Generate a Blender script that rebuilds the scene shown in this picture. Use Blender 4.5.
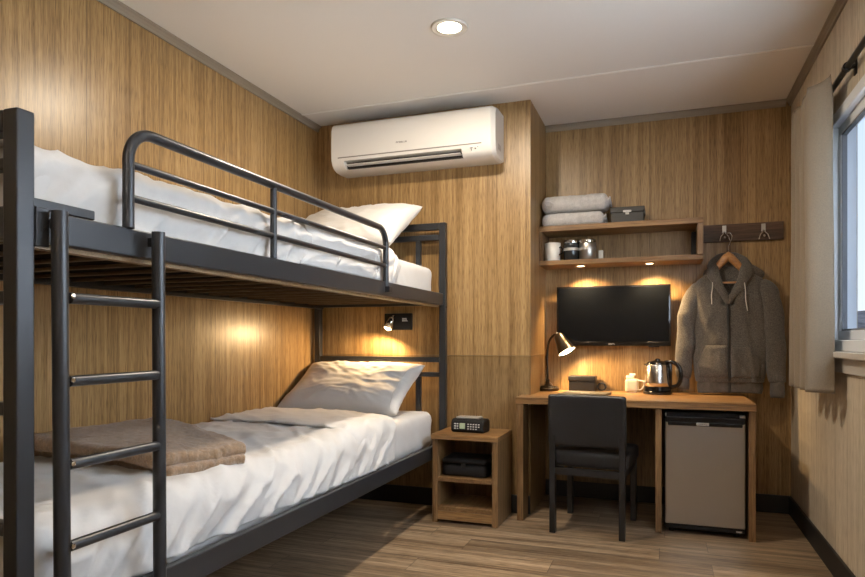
import bpy, bmesh, math, random
from mathutils import Vector, noise, Matrix
random.seed(7)
PI = math.pi
S = bpy.context.scene
C = S.collection
for o in list(bpy.data.objects): bpy.data.objects.remove(o)

# ------------------------------------------------------------------ camera, world, lights, exposure
cam_d = bpy.data.cameras.new('camera'); cam = bpy.data.objects.new('camera', cam_d); C.objects.link(cam)
cam.location = (0, 0, 1.1); cam.rotation_euler = (PI/2, 0, math.radians(19.85))
cam_d.sensor_width = 36; cam_d.lens = 644/865*36; cam_d.shift_y = 51.5/865; cam_d.clip_start = 0.02; cam_d.clip_end = 500
S.camera = cam
S.view_settings.view_transform = 'Standard'; S.view_settings.look = 'None'
S.view_settings.gamma = 1; S.view_settings.use_curve_mapping = False
S.view_settings.exposure = 0.18

w = bpy.data.worlds.new('sky'); S.world = w; w.use_nodes = True
nt = w.node_tree; nt.nodes.clear()
wo = nt.nodes.new('ShaderNodeOutputWorld'); bg = nt.nodes.new('ShaderNodeBackground')
tc = nt.nodes.new('ShaderNodeTexCoord'); sp = nt.nodes.new('ShaderNodeSeparateXYZ'); rp = nt.nodes.new('ShaderNodeValToRGB')
nt.links.new(tc.outputs['Generated'], sp.inputs[0]); nt.links.new(sp.outputs['Z'], rp.inputs[0])
rp.color_ramp.elements[0].position = 0.0; rp.color_ramp.elements[0].color = (0.66, 0.72, 0.80, 1)
rp.color_ramp.elements[1].position = 0.5; rp.color_ramp.elements[1].color = (0.36, 0.52, 0.80, 1)
nt.links.new(rp.outputs[0], bg.inputs[0]); bg.inputs[1].default_value = 1.25
nt.links.new(bg.outputs[0], wo.inputs[0])

def lamp(name, kind, loc, energy, color, rot=(0, 0, 0), size=0.1, spot=None, blend=0.6):
    d = bpy.data.lights.new(name, kind); d.energy = energy; d.color = color
    if kind == 'AREA': d.shape = 'DISK'; d.size = size
    else: d.shadow_soft_size = size
    if spot: d.spot_size = math.radians(spot); d.spot_blend = blend
    o = bpy.data.objects.new(name, d); C.objects.link(o); o.location = loc; o.rotation_euler = rot
    return o
WARM = (1.0, 0.86, 0.68); AMBER = (1.0, 0.66, 0.32)
DOWNLIGHTS = [(-0.985, 2.97), (0.05, 0.75)]  # second downlight is out of view, added for general brightness
DL_POWER = [32, 9]
for (x, y), e in zip(DOWNLIGHTS, DL_POWER):
    lamp('downlight_lamp', 'AREA', (x, y, 2.59), e, WARM, size=0.11)

# daylight that comes in through the window, and an unseen globe lamp added for brightness
def daylight(loc, rot, sx, sy, e, col):
    d = bpy.data.lights.new('window_daylight', 'AREA'); d.shape = 'RECTANGLE'; d.size = sx; d.size_y = sy; d.energy = e; d.color = col
    o = bpy.data.objects.new('window_daylight', d); C.objects.link(o); o.location = loc; o.rotation_euler = rot
daylight((.87, 1.90, 1.6), (0, math.radians(90), 0), .9, 1.9, 40, (.76, .87, 1.0))
FILL_GLOBE = (-.75, -.95, 2.30)
lamp('fill_globe_light', 'POINT', FILL_GLOBE, 60, (1.0, .90, .76), size=.11)

# ------------------------------------------------------------------ helpers
def thing(name, label, cat, loc=(0, 0, 0), group=None):
    o = bpy.data.objects.new(name, None); C.objects.link(o); o.location = loc; o.empty_display_size = .05
    o['label'] = label; o['category'] = cat
    if group: o['group'] = group
    return o

def obj(name, bm, m, parent=None, smooth=False, label=None, kind=None, origin=None):
    """link bm (world coordinates) as one mesh object"""
    if parent is not None:
        off = Vector(parent['_w']) if '_w' in parent else parent.location.copy()
    elif kind == 'structure': off = Vector((0, 0, 0))
    else:
        xs = [v.co.x for v in bm.verts]; ys = [v.co.y for v in bm.verts]; zs = [v.co.z for v in bm.verts]
        off = Vector(((min(xs)+max(xs))/2, (min(ys)+max(ys))/2, min(zs)))
    if parent is not None and parent.type == 'MESH':
        off = Vector((0, 0, 0)); p = parent
        while p: off = off + p.location; p = p.parent
    bmesh.ops.translate(bm, verts=bm.verts, vec=-off)
    me = bpy.data.meshes.new(name); bm.to_mesh(me); bm.free()
    if smooth:
        for p in me.polygons: p.use_smooth = True
        if smooth != 'all':
            try: me.set_sharp_from_angle(angle=math.radians(38))
            except Exception: pass
    if m: me.materials.append(m)
    o = bpy.data.objects.new(name, me); C.objects.link(o)
    if parent is not None: o.parent = parent
    else: o.location = off
    if label: o['label'] = label
    if kind: o['kind'] = kind
    return o

def tag(o, label, cat, group=None):
    o['label'] = label; o['category'] = cat
    if group: o['group'] = group
    return o

def B(): return bmesh.new()

def box(bm, x0, x1, y0, y1, z0, z1, bev=0.0, seg=2):
    r = bmesh.ops.create_cube(bm, size=1)
    vs = r['verts']
    for v in vs:
        v.co = Vector((x0+(v.co.x+.5)*(x1-x0), y0+(v.co.y+.5)*(y1-y0), z0+(v.co.z+.5)*(z1-z0)))
    if bev > 0:
        es = list({e for v in vs for e in v.link_edges})
        bmesh.ops.bevel(bm, geom=es, offset=bev, segments=seg, profile=.5, affect='EDGES')
    return bm

def bx(x0, x1, y0, y1, z0, z1, bev=0.0, seg=2): return box(B(), x0, x1, y0, y1, z0, z1, bev, seg)

def sweep(bm, pts, rad, n=14, closed=False, scale=None, up=Vector((0, 0, 1)), cap=True):
    """tube along pts; rad may be a number or list; scale=(a,b) list flattens the section"""
    pts = [Vector(p) for p in pts]; m = len(pts); rings = []
    prev = None
    for i, p in enumerate(pts):
        a = pts[(i-1) % m] if (i > 0 or closed) else p
        b = pts[(i+1) % m] if (i < m-1 or closed) else p
        t = (b-a).normalized()
        if prev is None:
            ref = up if abs(t.dot(up)) < .95 else Vector((1, 0, 0))
            nrm = (ref - t*ref.dot(t)).normalized()
        else:
            nrm = (prev - t*prev.dot(t)).normalized()
        prev = nrm; bn = t.cross(nrm)
        r = rad[i] if isinstance(rad, (list, tuple)) else rad
        sa, sb = scale[i] if scale else (1, 1)
        rings.append([bm.verts.new(p + nrm*math.cos(2*PI*k/n)*r*sa + bn*math.sin(2*PI*k/n)*r*sb) for k in range(n)])
    for i in range(m if closed else m-1):
        A, Bq = rings[i], rings[(i+1) % m]
        for k in range(n): bm.faces.new((A[k], A[(k+1) % n], Bq[(k+1) % n], Bq[k]))
    if cap and not closed:
        bm.faces.new(list(reversed(rings[0]))); bm.faces.new(rings[-1])
    return bm

def lathe(bm, prof, c, n=32, axis='Z', M=None):
    """prof: list of (r, h). Axis through c."""
    rings = []
    for r, h in prof:
        ring = []
        for k in range(n):
            a = 2*PI*k/n
            co = Vector((r*math.cos(a), r*math.sin(a), h))
            if M: co = M @ co
            ring.append(bm.verts.new(Vector(c)+co))
        rings.append(ring)
    for A, D in zip(rings, rings[1:]):
        for k in range(n): bm.faces.new((A[k], A[(k+1) % n], D[(k+1) % n], D[k]))
    bm.faces.new(list(reversed(rings[0]))); bm.faces.new(rings[-1])
    bmesh.ops.recalc_face_normals(bm, faces=bm.faces)
    return bm

def prism(bm, poly, axis, a, b):
    """poly of 2D points extruded along axis from a to b. axis X: (y,z); Y: (x,z); Z: (x,y)"""
    def mk(p, t):
        return {'X': (t, p[0], p[1]), 'Y': (p[0], t, p[1]), 'Z': (p[0], p[1], t)}[axis]
    A = [bm.verts.new(mk(p, a)) for p in poly]; D = [bm.verts.new(mk(p, b)) for p in poly]
    n = len(poly)
    for k in range(n): bm.faces.new((A[k], A[(k+1) % n], D[(k+1) % n], D[k]))
    bm.faces.new(list(reversed(A))); bm.faces.new(D)
    bmesh.ops.recalc_face_normals(bm, faces=bm.faces)
    return bm

def bez(p0, p1, p2, n=8):
    p0, p1, p2 = Vector(p0), Vector(p1), Vector(p2)
    return [p0*(1-t)**2+p1*2*t*(1-t)+p2*t*t for t in [i/n for i in range(n+1)]]

def rescale(t, k):
    for c in t.children:
        c.data.transform(Matrix.Scale(k, 4))
        for g in c.children: g.data.transform(Matrix.Scale(k, 4))

def dup(o, loc=None, label=None):
    """copy of a thing with copies of its parts and sub-parts"""
    c = o.copy(); C.objects.link(c)
    if loc is not None: c.location = loc
    if label: c['label'] = label
    for ch in list(o.children):
        d = ch.copy(); C.objects.link(d); d.parent = c
        for g in list(ch.children):
            e = g.copy(); C.objects.link(e); e.parent = d
    return c

def fb(x, y, z=0.0, oct=3):
    return noise.fractal(Vector((x, y, z)), 1.0, 2.0, oct)
def ridge(x, y, z=0.0):
    return 1-abs(noise.noise(Vector((x, y, z))))*2

# ------------------------------------------------------------------ materials
def mat(name, col, rough=.5, metal=0, **kw):
    m = bpy.data.materials.new(name); m.use_nodes = True
    p = m.node_tree.nodes['Principled BSDF']
    p.inputs['Base Color'].default_value = (*col, 1); p.inputs['Roughness'].default_value = rough; p.inputs['Metallic'].default_value = metal
    for k, v in kw.items():
        p.inputs[k.replace('_', ' ')].default_value = v
    return m
class N:
    def __init__(s, m): s.t = m.node_tree; s.p = s.t.nodes['Principled BSDF']
    def n(s, ty, **kw):
        q = s.t.nodes.new(ty)
        for k, v in kw.items(): setattr(q, k, v)
        return q
    def l(s, a, b): s.t.links.new(a, b)
    def coord(s, scale=(1, 1, 1), rot=(0, 0, 0)):
        t = s.n('ShaderNodeTexCoord'); m = s.n('ShaderNodeMapping'); m.inputs['Scale'].default_value = scale; m.inputs['Rotation'].default_value = rot
        s.l(t.outputs['Object'], m.inputs[0]); return m.outputs[0]
    def noise(s, vec, scale=1, detail=4, rough=.6, dist=0):
        q = s.n('ShaderNodeTexNoise'); q.inputs['Scale'].default_value = scale; q.inputs['Detail'].default_value = detail
        q.inputs['Roughness'].default_value = rough; q.inputs['Distortion'].default_value = dist
        s.l(vec, q.inputs['Vector']); return q.outputs['Fac']
    def math(s, op, a, b=None, c=None):
        q = s.n('ShaderNodeMath', operation=op)
        for i, v in enumerate((a, b, c)):
            if v is None: continue
            if isinstance(v, (int, float)): q.inputs[i].default_value = v
            else: s.l(v, q.inputs[i])
        return q.outputs[0]
    def ramp(s, fac, stops):
        q = s.n('ShaderNodeValToRGB'); e = q.color_ramp.elements
        while len(e) < len(stops): e.new(.5)
        for k, (pos, col) in enumerate(stops): e[k].position = pos; e[k].color = (*col, 1)
        s.l(fac, q.inputs[0]); return q.outputs[0]
    def mix(s, mode, fac, a, b):
        q = s.n('ShaderNodeMix', data_type='RGBA', blend_type=mode)
        for i, v in ((0, fac), (6, a), (7, b)):
            if isinstance(v, (int, float)): q.inputs[i].default_value = v
            elif isinstance(v, tuple): q.inputs[i].default_value = (*v, 1)
            else: s.l(v, q.inputs[i])
        return q.outputs[2]
    def bump(s, h, strength=.2, dist=.002):
        q = s.n('ShaderNodeBump'); q.inputs['Strength'].default_value = strength; q.inputs['Distance'].default_value = dist
        s.l(h, q.inputs['Height']); s.l(q.outputs[0], s.p.inputs['Normal'])

def wood(name, cols, axis='Z', rough=.42, seam=None, k=1.0, bump=.25, tone=.0, seamdark=.45, planks=None):
    """veneer with grain stretched along axis; seam=(axis, pitch, offset) draws panel joints"""
    m = mat(name, cols[1], rough); q = N(m)
    ai = 'XYZ'.index(axis)
    def sc(a, b): v = [a*k]*3; v[ai] = b*k; return tuple(v)
    base = q.coord()
    c1 = q.coord(sc(24, .5)); c2 = q.coord(sc(110, 2.6)); c3 = q.coord(sc(300, 14))
    if planks:  # (across axis, width, along length): shifts the grain plank by plank
        s0 = q.n('ShaderNodeSeparateXYZ'); q.l(base, s0.inputs[0])
        row = q.math('FLOOR', q.math('DIVIDE', s0.outputs[planks[0]], planks[1]))
        wn = q.n('ShaderNodeTexWhiteNoise', noise_dimensions='1D'); q.l(row, wn.inputs['W'])
        shift = q.math('MULTIPLY', wn.outputs[0], planks[2])
        along = q.math('ADD', s0.outputs[ai], shift)
        col = q.math('FLOOR', q.math('DIVIDE', along, planks[2]))
        w2 = q.n('ShaderNodeTexWhiteNoise', noise_dimensions='2D')
        cb = q.n('ShaderNodeCombineXYZ'); q.l(row, cb.inputs[0]); q.l(col, cb.inputs[1]); q.l(cb.outputs[0], w2.inputs['Vector'])
        ptone = w2.outputs[0]
        off = q.n('ShaderNodeCombineXYZ'); q.l(q.math('MULTIPLY', ptone, 40), off.inputs[0]); q.l(q.math('MULTIPLY', ptone, 23), off.inputs[1])
        def addv(c):
            a = q.n('ShaderNodeVectorMath', operation='ADD'); q.l(c, a.inputs[0]); q.l(off.outputs[0], a.inputs[1]); return a.outputs[0]
        c1, c2, c3 = addv(c1), addv(c2), addv(c3)
    n1 = q.noise(c1, 1, 3, .55, .6); n2 = q.noise(c2, 1, 3, .6, .2); n3 = q.noise(c3, 1, 2, .5)
    mixv = q.math('ADD', q.math('ADD', q.math('MULTIPLY', n1, .42), q.math('MULTIPLY', n2, .36)), q.math('MULTIPLY', n3, .22))
    colr = q.ramp(mixv, [(.38, cols[0]), (.5, cols[1]), (.62, cols[2])])
    # dark pores
    pore = q.ramp(n3, [(.34, (.62, .60, .56)), (.46, (1, 1, 1))])
    colr = q.mix('MULTIPLY', .8, colr, pore)
    height = mixv
    if planks:
        f = q.math('FRACT', q.math('DIVIDE', s0.outputs[planks[0]], planks[1]))
        f2 = q.math('FRACT', q.math('DIVIDE', along, planks[2]))
        e = q.math('MINIMUM', q.math('GREATER_THAN', f, .018), q.math('GREATER_THAN', f2, .0028))
        t = q.math('MULTIPLY_ADD', ptone, .42, .80)
        tt = q.n('ShaderNodeCombineColor'); [q.l(t, tt.inputs[i]) for i in range(3)]
        colr = q.mix('MULTIPLY', 1.0, colr, tt.outputs[0])
        colr = q.mix('MIX', q.math('MULTIPLY', q.math('SUBTRACT', 1, e), .65), colr, (.03, .022, .015))
        height = q.math('MULTIPLY_ADD', e, .8, mixv)
    if seam:
        s1 = q.n('ShaderNodeSeparateXYZ'); q.l(base, s1.inputs[0])
        u = q.math('DIVIDE', q.math('ADD', s1.outputs['XYZ'.index(seam[0])], seam[2]), seam[1])
        f = q.math('FRACT', u); idx = q.math('FLOOR', u)
        e = q.math('GREATER_THAN', f, .0045/seam[1])
        wn = q.n('ShaderNodeTexWhiteNoise', noise_dimensions='1D'); q.l(idx, wn.inputs['W'])
        t = q.math('MULTIPLY_ADD', wn.outputs[0], .12, .94)
        tt = q.n('ShaderNodeCombineColor'); [q.l(t, tt.inputs[i]) for i in range(3)]
        colr = q.mix('MULTIPLY', 1.0, colr, tt.outputs[0])
        colr = q.mix('MIX', q.math('MULTIPLY', q.math('SUBTRACT', 1, e), seamdark), colr, (.05, .03, .015))
        height = q.math('MULTIPLY_ADD', e, .8, mixv)
    q.l(colr, q.p.inputs['Base Color'])
    q.bump(height, bump, .003)
    return m

def fabric(name, col, rough=.9, scale=500, var=.12, bump=.25, dist=.0015, big=0, sheen=.2, big_scale=30, col2=None):
    m = mat(name, col, rough); q = N(m); q.p.inputs['Sheen Weight'].default_value = sheen
    c = q.coord(); n1 = q.noise(c, scale, 2, .6); n2 = q.noise(c, big_scale, 4, .6)
    dk = tuple(v*(1-var) for v in col); lt = tuple(min(1, v*(1+var)) for v in (col2 or col))
    v = q.math('ADD', q.math('MULTIPLY', n1, .6), q.math('MULTIPLY', n2, .4))
    q.l(q.ramp(v, [(.38, dk), (.62, lt)]), q.p.inputs['Base Color'])
    h = q.math('MULTIPLY_ADD', n2, big, n1) if big else n1
    q.bump(h, bump, dist); return m

OAK = [(.180, .100, .034), (.310, .188, .074), (.435, .280, .124)]
OAKP = [(.44, .36, .26), (.58, .50, .385), (.68, .60, .48)]
M = {}
M['wall_left'] = wood('oak veneer panelling', OAK, 'Z', .31, ('Y', .42, .43))
M['wall_back'] = wood('oak veneer panelling crosswise', OAK, 'Z', .38, ('X', .60, .10))
M['wall_box'] = wood('oak veneer box panelling', OAK, 'Z', .38)
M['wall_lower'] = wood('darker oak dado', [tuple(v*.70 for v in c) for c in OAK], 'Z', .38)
M['wall_right'] = wood('pale oak panelling', OAKP, 'Z', .45, ('Y', .40, .13), seamdark=.3)
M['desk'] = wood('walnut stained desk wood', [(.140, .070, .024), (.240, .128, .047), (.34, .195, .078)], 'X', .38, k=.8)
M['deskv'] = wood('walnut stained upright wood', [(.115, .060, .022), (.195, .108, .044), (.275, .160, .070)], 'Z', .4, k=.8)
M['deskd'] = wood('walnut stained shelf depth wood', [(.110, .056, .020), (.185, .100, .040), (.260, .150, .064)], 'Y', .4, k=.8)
M['rack'] = wood('dark walnut rack board', [(.050, .026, .014), (.092, .050, .027), (.135, .078, .044)], 'X', .5, k=.8)
M['slat'] = wood('pine bed slat', [(.20, .125, .06), (.30, .20, .10), (.38, .26, .14)], 'X', .5)
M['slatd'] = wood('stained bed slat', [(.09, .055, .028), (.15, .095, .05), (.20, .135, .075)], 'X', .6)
M['floor'] = wood('grey brown plank floor', [(.085, .054, .030), (.25, .172, .104), (.46, .34, .22)], 'X', .36, k=.75, planks=(1, .19, 1.22), bump=.3)
M['ceil'] = mat('matt ceiling board', (.76, .73, .69), .75)
q = N(M['ceil']); n1 = q.noise(q.coord(), 260, 2, .5); q.bump(n1, .08, .001)
M['trim'] = mat('grey brown metal trim', (.30, .255, .20), .45, .2)
M['seam'] = mat('white ceiling joint strip', (.88, .86, .82), .5)
M['skirt'] = mat('black skirting', (.012, .012, .013), .5)
M['metal'] = mat('anthracite powder coated steel', (.032, .034, .038), .33, .25)
q = N(M['metal']); n1 = q.noise(q.coord(), 900, 2, .5); q.bump(n1, .12, .0005)
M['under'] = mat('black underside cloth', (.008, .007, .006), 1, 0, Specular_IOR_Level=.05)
M['cap'] = mat('black plastic', (.012, .012, .013), .4)
M['sheet'] = fabric('white cotton bedding', (.63, .605, .575), .85, 900, .03, .12, .0006, 2.5, .15)
M['sheet2'] = fabric('white cotton sheet', (.64, .62, .595), .85, 900, .03, .10, .0006, 2, .15)
M['piping'] = mat('dark seam thread', (.22, .19, .15), .8)
M['blanket'] = fabric('brown wool blanket', (.34, .21, .11), 1, 420, .45, .9, .006, 1.5, .5, 60)
M['towel'] = fabric('pale grey terry towel', (.56, .53, .50), 1, 260, .22, .9, .005, 1, .4)
M['ac'] = mat('glossy cream white plastic', (.72, .70, .66), .22, 0, Coat_Weight=.3)
M['acdark'] = mat('dark vent cavity', (.01, .009, .008), .6)
M['acline'] = mat('grey panel joint', (.22, .20, .18), .5)
M['ink'] = mat('dark print', (.07, .065, .06), .5)
M['black'] = mat('black plastic matt', (.009, .009, .010), .5, 0, Specular_IOR_Level=.3)
M['gloss'] = mat('black gloss plastic', (.006, .006, .007), .12)
M['screen'] = mat('television glass', (.004, .005, .007), .10, 0, Specular_IOR_Level=.22)
M['leather'] = fabric('black leather', (.012, .012, .013), .36, 500, .1, .35, .0012, .5, 0)
M['leg'] = mat('black lacquered wood', (.012, .012, .013), .35)
M['steel'] = mat('brushed stainless steel', (.50, .47, .43), .32, 1, Anisotropic=.5)
q = N(M['steel']); n1 = q.noise(q.coord((3, 3, 400)), 1, 3, .5); q.bump(n1, .06, .0004)
M['fridge'] = mat('brushed steel fridge door', (.50, .50, .50), .30, 1.0)
q = N(M['fridge']); n1 = q.noise(q.coord((4, 4, 700)), 1, 3, .5); q.bump(n1, .08, .0004)
M['kettle'] = mat('polished kettle steel', (.62, .58, .53), .20, 1)
q = N(M['kettle']); n1 = q.noise(q.coord((3, 3, 500)), 1, 3, .5); q.bump(n1, .05, .0004)
M['chrome'] = mat('chrome', (.75, .73, .70), .15, 1)
M['bronze'] = mat('dark bronze metal', (.05, .04, .03), .30, .9)
M['silver'] = mat('silver label', (.55, .53, .50), .35, .5)
M['white'] = mat('white ceramic', (.78, .74, .67), .25)
M['cream'] = mat('cream ceramic', (.58, .49, .35), .35)
M['lcd'] = mat('lit clock display', (.25, .28, .18), .3, 0, Emission_Color=(.55, .65, .40, 1), Emission_Strength=.22)
M['glyph'] = mat('pale printed marks', (.60, .60, .58), .5)
M['curtain'] = fabric('beige linen curtain', (.225, .180, .128), .95, 700, .16, .4, .001, 0, .2, 200)
q = N(M['curtain']); q.p.inputs['Transmission Weight'].default_value = 0
M['hoodie'] = fabric('grey marl sweatshirt cotton', (.100, .090, .078), 1, 420, .62, .8, .002, 0, .25, 150)
M['hoodin'] = fabric('grey marl lining', (.13, .115, .10), 1, 620, .45, .5, .0015, .5, .2, 35)
M['rib'] = fabric('ribbed grey cuff cotton', (.10, .088, .076), 1, 620, .40, .6, .0015, .5, .2, 35)
M['zip'] = mat('dark zip tape', (.022, .021, .020), .6)
M['cord'] = mat('white drawstring', (.62, .58, .52), .9)
M['hanger'] = wood('varnished hanger wood', [(.28, .12, .035), (.40, .19, .06), (.50, .26, .09)], 'X', .3, k=1.5)
M['alu'] = mat('grey aluminium window frame', (.74, .77, .80), .38, .05)
M['aludk'] = mat('grey window gasket', (.20, .21, .23), .6)
M['sill'] = mat('grey window sill', (.50, .47, .43), .5)
M['glass'] = mat('window glass', (1, 1, 1), 0, 0, Transmission_Weight=1.0, IOR=1.0)
M['jar'] = mat('smoked glass', (.05, .055, .06), .08, .5)
M['box'] = mat('dark olive storage box', (.045, .041, .034), .5)
M['leaf'] = mat('olive brown cover', (.055, .045, .028), .6)
def emis(name, col, s):
    m = mat(name, (.9, .9, .9), .5, 0, Emission_Color=(*col, 1), Emission_Strength=s); return m
M['lit'] = emis('lit diffuser', (1, .88, .68), 16)
M['litw'] = emis('lit warm bulb', (1, .80, .48), 14)
M['liths'] = emis('lit shelf spot', (1, .72, .38), 10)
M['opal'] = mat('clear lamp glass', (1, 1, 1), 0, 0, Transmission_Weight=1.0, IOR=1.0)
M['hill'] = mat('scrubby hillside', (.12, .095, .08), .95)
q = N(M['hill']); n1 = q.noise(q.coord(), .8, 6, .7); q.l(q.ramp(n1, [(.35, (.10, .075, .062)), (.65, (.30, .235, .20))]), q.p.inputs['Base Color'])
M['ground'] = mat('dry ground', (.20, .17, .13), .95)

# ------------------------------------------------------------------ setting
XL, XR, YA, YB, XC, ZC, YF, XRF = -2.33, .75, 4.04, 4.60, -.80, 2.62, -1.8, .75
st = dict(kind='structure')
obj('floor', bx(XL-.1, XR+.1, YF-.1, YB+.1, -.1, 0), M['floor'], **st)
obj('ceiling', bx(XL-.1, XR+.1, YF-.1, YB+.1, ZC, ZC+.1), M['ceil'], **st)
obj('wall_left', bx(XL-.1, XL, YF-.1, YB+.1, 0, ZC), M['wall_left'], **st)
obj('wall_front', bx(XL, XR, YF-.1, YF, 0, ZC), M['wall_back'], **st)
obj('wall_back', bx(XC, XR, YB, YB+.1, 0, ZC), M['wall_back'], **st)
b = B(); box(b, XL, XC, YA, YB+.1, 1.0, ZC)
obj('wall_recess', b, M['wall_box'], **st)
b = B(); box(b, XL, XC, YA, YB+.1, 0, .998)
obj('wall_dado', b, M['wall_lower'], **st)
# right wall with the window opening
WY0, WY1, WZ0, WZ1 = .9, 3.52, 1.05, 2.14
b = B()
box(b, XR, XR+.1, YF-.1, WY0, 0, ZC); box(b, XR, XR+.1, WY1, YB+.1, 0, ZC)
box(b, XR, XR+.1, WY0, WY1, 0, WZ0); box(b, XR, XR+.1, WY0, WY1, WZ1, ZC)
obj('wall_right', b, M['wall_right'], **st)
# ceiling trims, joint strip
def trim(name, poly, axis, a, c, m='trim'): obj(name, prism(B(), poly, axis, a, c), M[m], **st)
def corner(s, x, z): return [(x, z), (x+s*.030, z), (x+s*.030, z-.008), (x+s*.020, z-.014), (x+s*.012, z-.026), (x+s*.010, z-.040), (x, z-.040)]
trim('trim_1', corner(1, XL, ZC), 'Y', YF, YA)
trim('trim_2', corner(-1, XR, ZC), 'Y', YF, YB)
trim('trim_3', corner(-1, YB, ZC), 'X', XC, XR-.03)
obj('trim_4', bx(XL+.03, XR-.03, 3.775, 3.795, ZC-.004, ZC, .001, 1), M['seam'], **st)
obj('trim_5', bx(XL+.03, XR-.03, 1.335, 1.355, ZC-.004, ZC, .001, 1), M['seam'], **st)
# skirting
obj('baseboard_back', bx(XC, XR, YB-.015, YB, 0, .115, .003, 1), M['skirt'], **st)
obj('baseboard_recess', bx(XL, XC, YA-.015, YA, 0, .115, .003, 1), M['skirt'], **st)
obj('baseboard_right', bx(XR-.015, XR, YF, YB-.015, 0, .115, .003, 1), M['skirt'], **st)
obj('baseboard_left', bx(XL, XL+.015, YF, YA-.015, 0, .115, .003, 1), M['skirt'], **st)

# window
win = bpy.data.objects.new('window_1', None); C.objects.link(win); win.location = (XR, (WY0+WY1)/2, WZ0); win['kind'] = 'structure'
b = B(); t = .05
for a in ((WY0, WY1, WZ0, WZ0+t), (WY0, WY1, WZ1-t, WZ1), (WY0, WY0+t, WZ0+t, WZ1-t), (WY1-t, WY1, WZ0+t, WZ1-t)):
    box(b, XR-.018, XR+.085, a[0], a[1], a[2], a[3], .003, 1)
obj('window_frame', b, M['alu'], win)
b = B(); s = .042
ym = 2.2
for (y0, y1, xo) in ((WY0+t, ym+.02, .045), (ym-.02, WY1-t, .012)):
    for a in ((y0, y1, WZ0+t, WZ0+t+s), (y0, y1, WZ1-t-s, WZ1-t), (y0, y0+s, WZ0+t+s, WZ1-t-s), (y1-s, y1, WZ0+t+s, WZ1-t-s)):
        box(b, XR+xo, XR+xo+.028, a[0], a[1], a[2], a[3], .003, 1)
obj('window_sash', b, M['alu'], win)
b = B(); g = .008
y0, y1 = ym-.02+s, WY1-t-s
for a in ((y0, y1, WZ0+t+s, WZ0+t+s+g), (y0, y1, WZ1-t-s-g, WZ1-t-s), (y0, y0+g, WZ0+t+s, WZ1-t-s), (y1-g, y1, WZ0+t+s, WZ1-t-s)):
    box(b, XR+.016, XR+.036, *a)
obj('window_gasket', b, M['aludk'], win)
b = B(); box(b, XR+.022, XR+.026, ym+s-.02, WY1-t-s, WZ0+t+s, WZ1-t-s)
obj('window_glass', b, M['glass'], win)
b = B(); box(b, XR+.055, XR+.059, WY0+t+s, ym+.02-s, WZ0+t+s, WZ1-t-s)
obj('window_glass', b, M['glass'], win)
b = B(); box(b, XR-.055, XR+.02, WY0-.03, WY1+.02, WZ0-.028, WZ0-.001, .004); box(b, XR-.018, XR, WY0-.02, WY1+.012, WZ0-.095, WZ0-.028, .003)
obj('window_sill', b, M['sill'], win)
b = B(); box(b, XR-.030, XR-.018, WY1-.055, WY1-.02, WZ0+.035, WZ0+.075, .003)
obj('window_latch', b, M['black'], win)

# outside
b = B()
box(b, XR+.3, 120, -60, 140, -.7, -.6)
obj('ground_outside', b, M['ground'], **st)
b = B(); nx, ny = 60, 26; vs = []
for j in range(ny+1):
    for i in range(nx+1):
        a = math.radians(25+i*1.2); r = 55+j*2.4
        e = max(0, math.sin(PI*min(1, j/ny*.9)))
        h = -.6+e*(4.6+1.4*fb(i*.12, j*.15, 3)) + e*.9*noise.noise(Vector((i*.7, j*.8, 1)))
        vs.append(b.verts.new((r*math.cos(a), r*math.sin(a), h)))
for j in range(ny):
    for i in range(nx): k = j*(nx+1)+i; b.faces.new((vs[k], vs[k+1], vs[k+nx+2], vs[k+nx+1]))
obj('hills', b, M['hill'], smooth='all', **st)

# ------------------------------------------------------------------ bunk bed
XB = -1.335; BT = .044      # outer face of the bed, tube size
XI = XL+.03                # wall side face
YN, YE = 1.017, 3.985       # foot end, head end
bed = thing('bunk_bed', 'dark grey steel bunk bed with ladder and guard rail along the left wall', 'bed', ((XB+XI)/2, (YN+YE)/2, 0))
def part(name, bm, m, parent=bed, smooth=False, label=None): return obj(name, bm, m, parent, smooth, label)
ZT = 1.612; ZTE = 1.862
for x0 in (XB-BT, XI):
    part('post', bx(x0, x0+BT, YN, YN+BT, 0, ZT, .004), M['metal'])
    part('post', bx(x0, x0+BT, YE-BT, YE, 0, ZTE, .004), M['metal'])
RZ = {'low': (.362, .442), 'up': (1.325, 1.400)}
for k, (z0, z1) in RZ.items():
    for xs in (XB-.042, XI+.012):
        part('side_rail', bx(xs, xs+.03, YN+BT, YE-BT, z0, z1, .004), M['metal'])
    part('end_rail', bx(XI+BT, XB-BT, YN+.01, YN+.04, z0, z1, .004), M['metal'])
    part('end_rail', bx(XI+BT, XB-BT, YE-.04, YE-.01, z0, z1, .004), M['metal'])
# end frames
def bar(x0, x1, y0, y1, z0, z1): part('end_frame_bar', bx(x0, x1, y0, y1, z0, z1, .004), M['metal'])
xa, xb = XI+BT, XB-BT
bar(xa, xb, YN, YN+BT, ZT-.050, ZT-.001)
bar(xa, xb, YN+.01, YN+.04, 1.482, 1.508)
bar(xa, xb, YN+.01, YN+.04, 1.18, 1.21); bar(xa, xb, YN+.01, YN+.04, .93, .96); bar(xa, xb, YN+.01, YN+.04, .66, .69)
bar(xa, xb, YE-.045, YE-.005, ZTE-.045, ZTE-.001)
bar(xa, xb, YE-.04, YE-.01, 1.750, 1.786); bar(xa+.15, xa+.185, YE-.04, YE-.01, 1.40, 1.750); bar(xb-.165, xb-.13, YE-.04, YE-.01, 1.40, 1.750)
bar(xa, xb, YE-.04, YE-.01, .955, .99)
bar(xb-.165, xb, YE-.04, YE-.01, .86, .89); bar(xa, xa+.165, YE-.04, YE-.01, .86, .89)
bar(xb-.165, xb-.13, YE-.04, YE-.01, .442, .86); bar(xa+.13, xa+.165, YE-.04, YE-.01, .442, .86)
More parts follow.
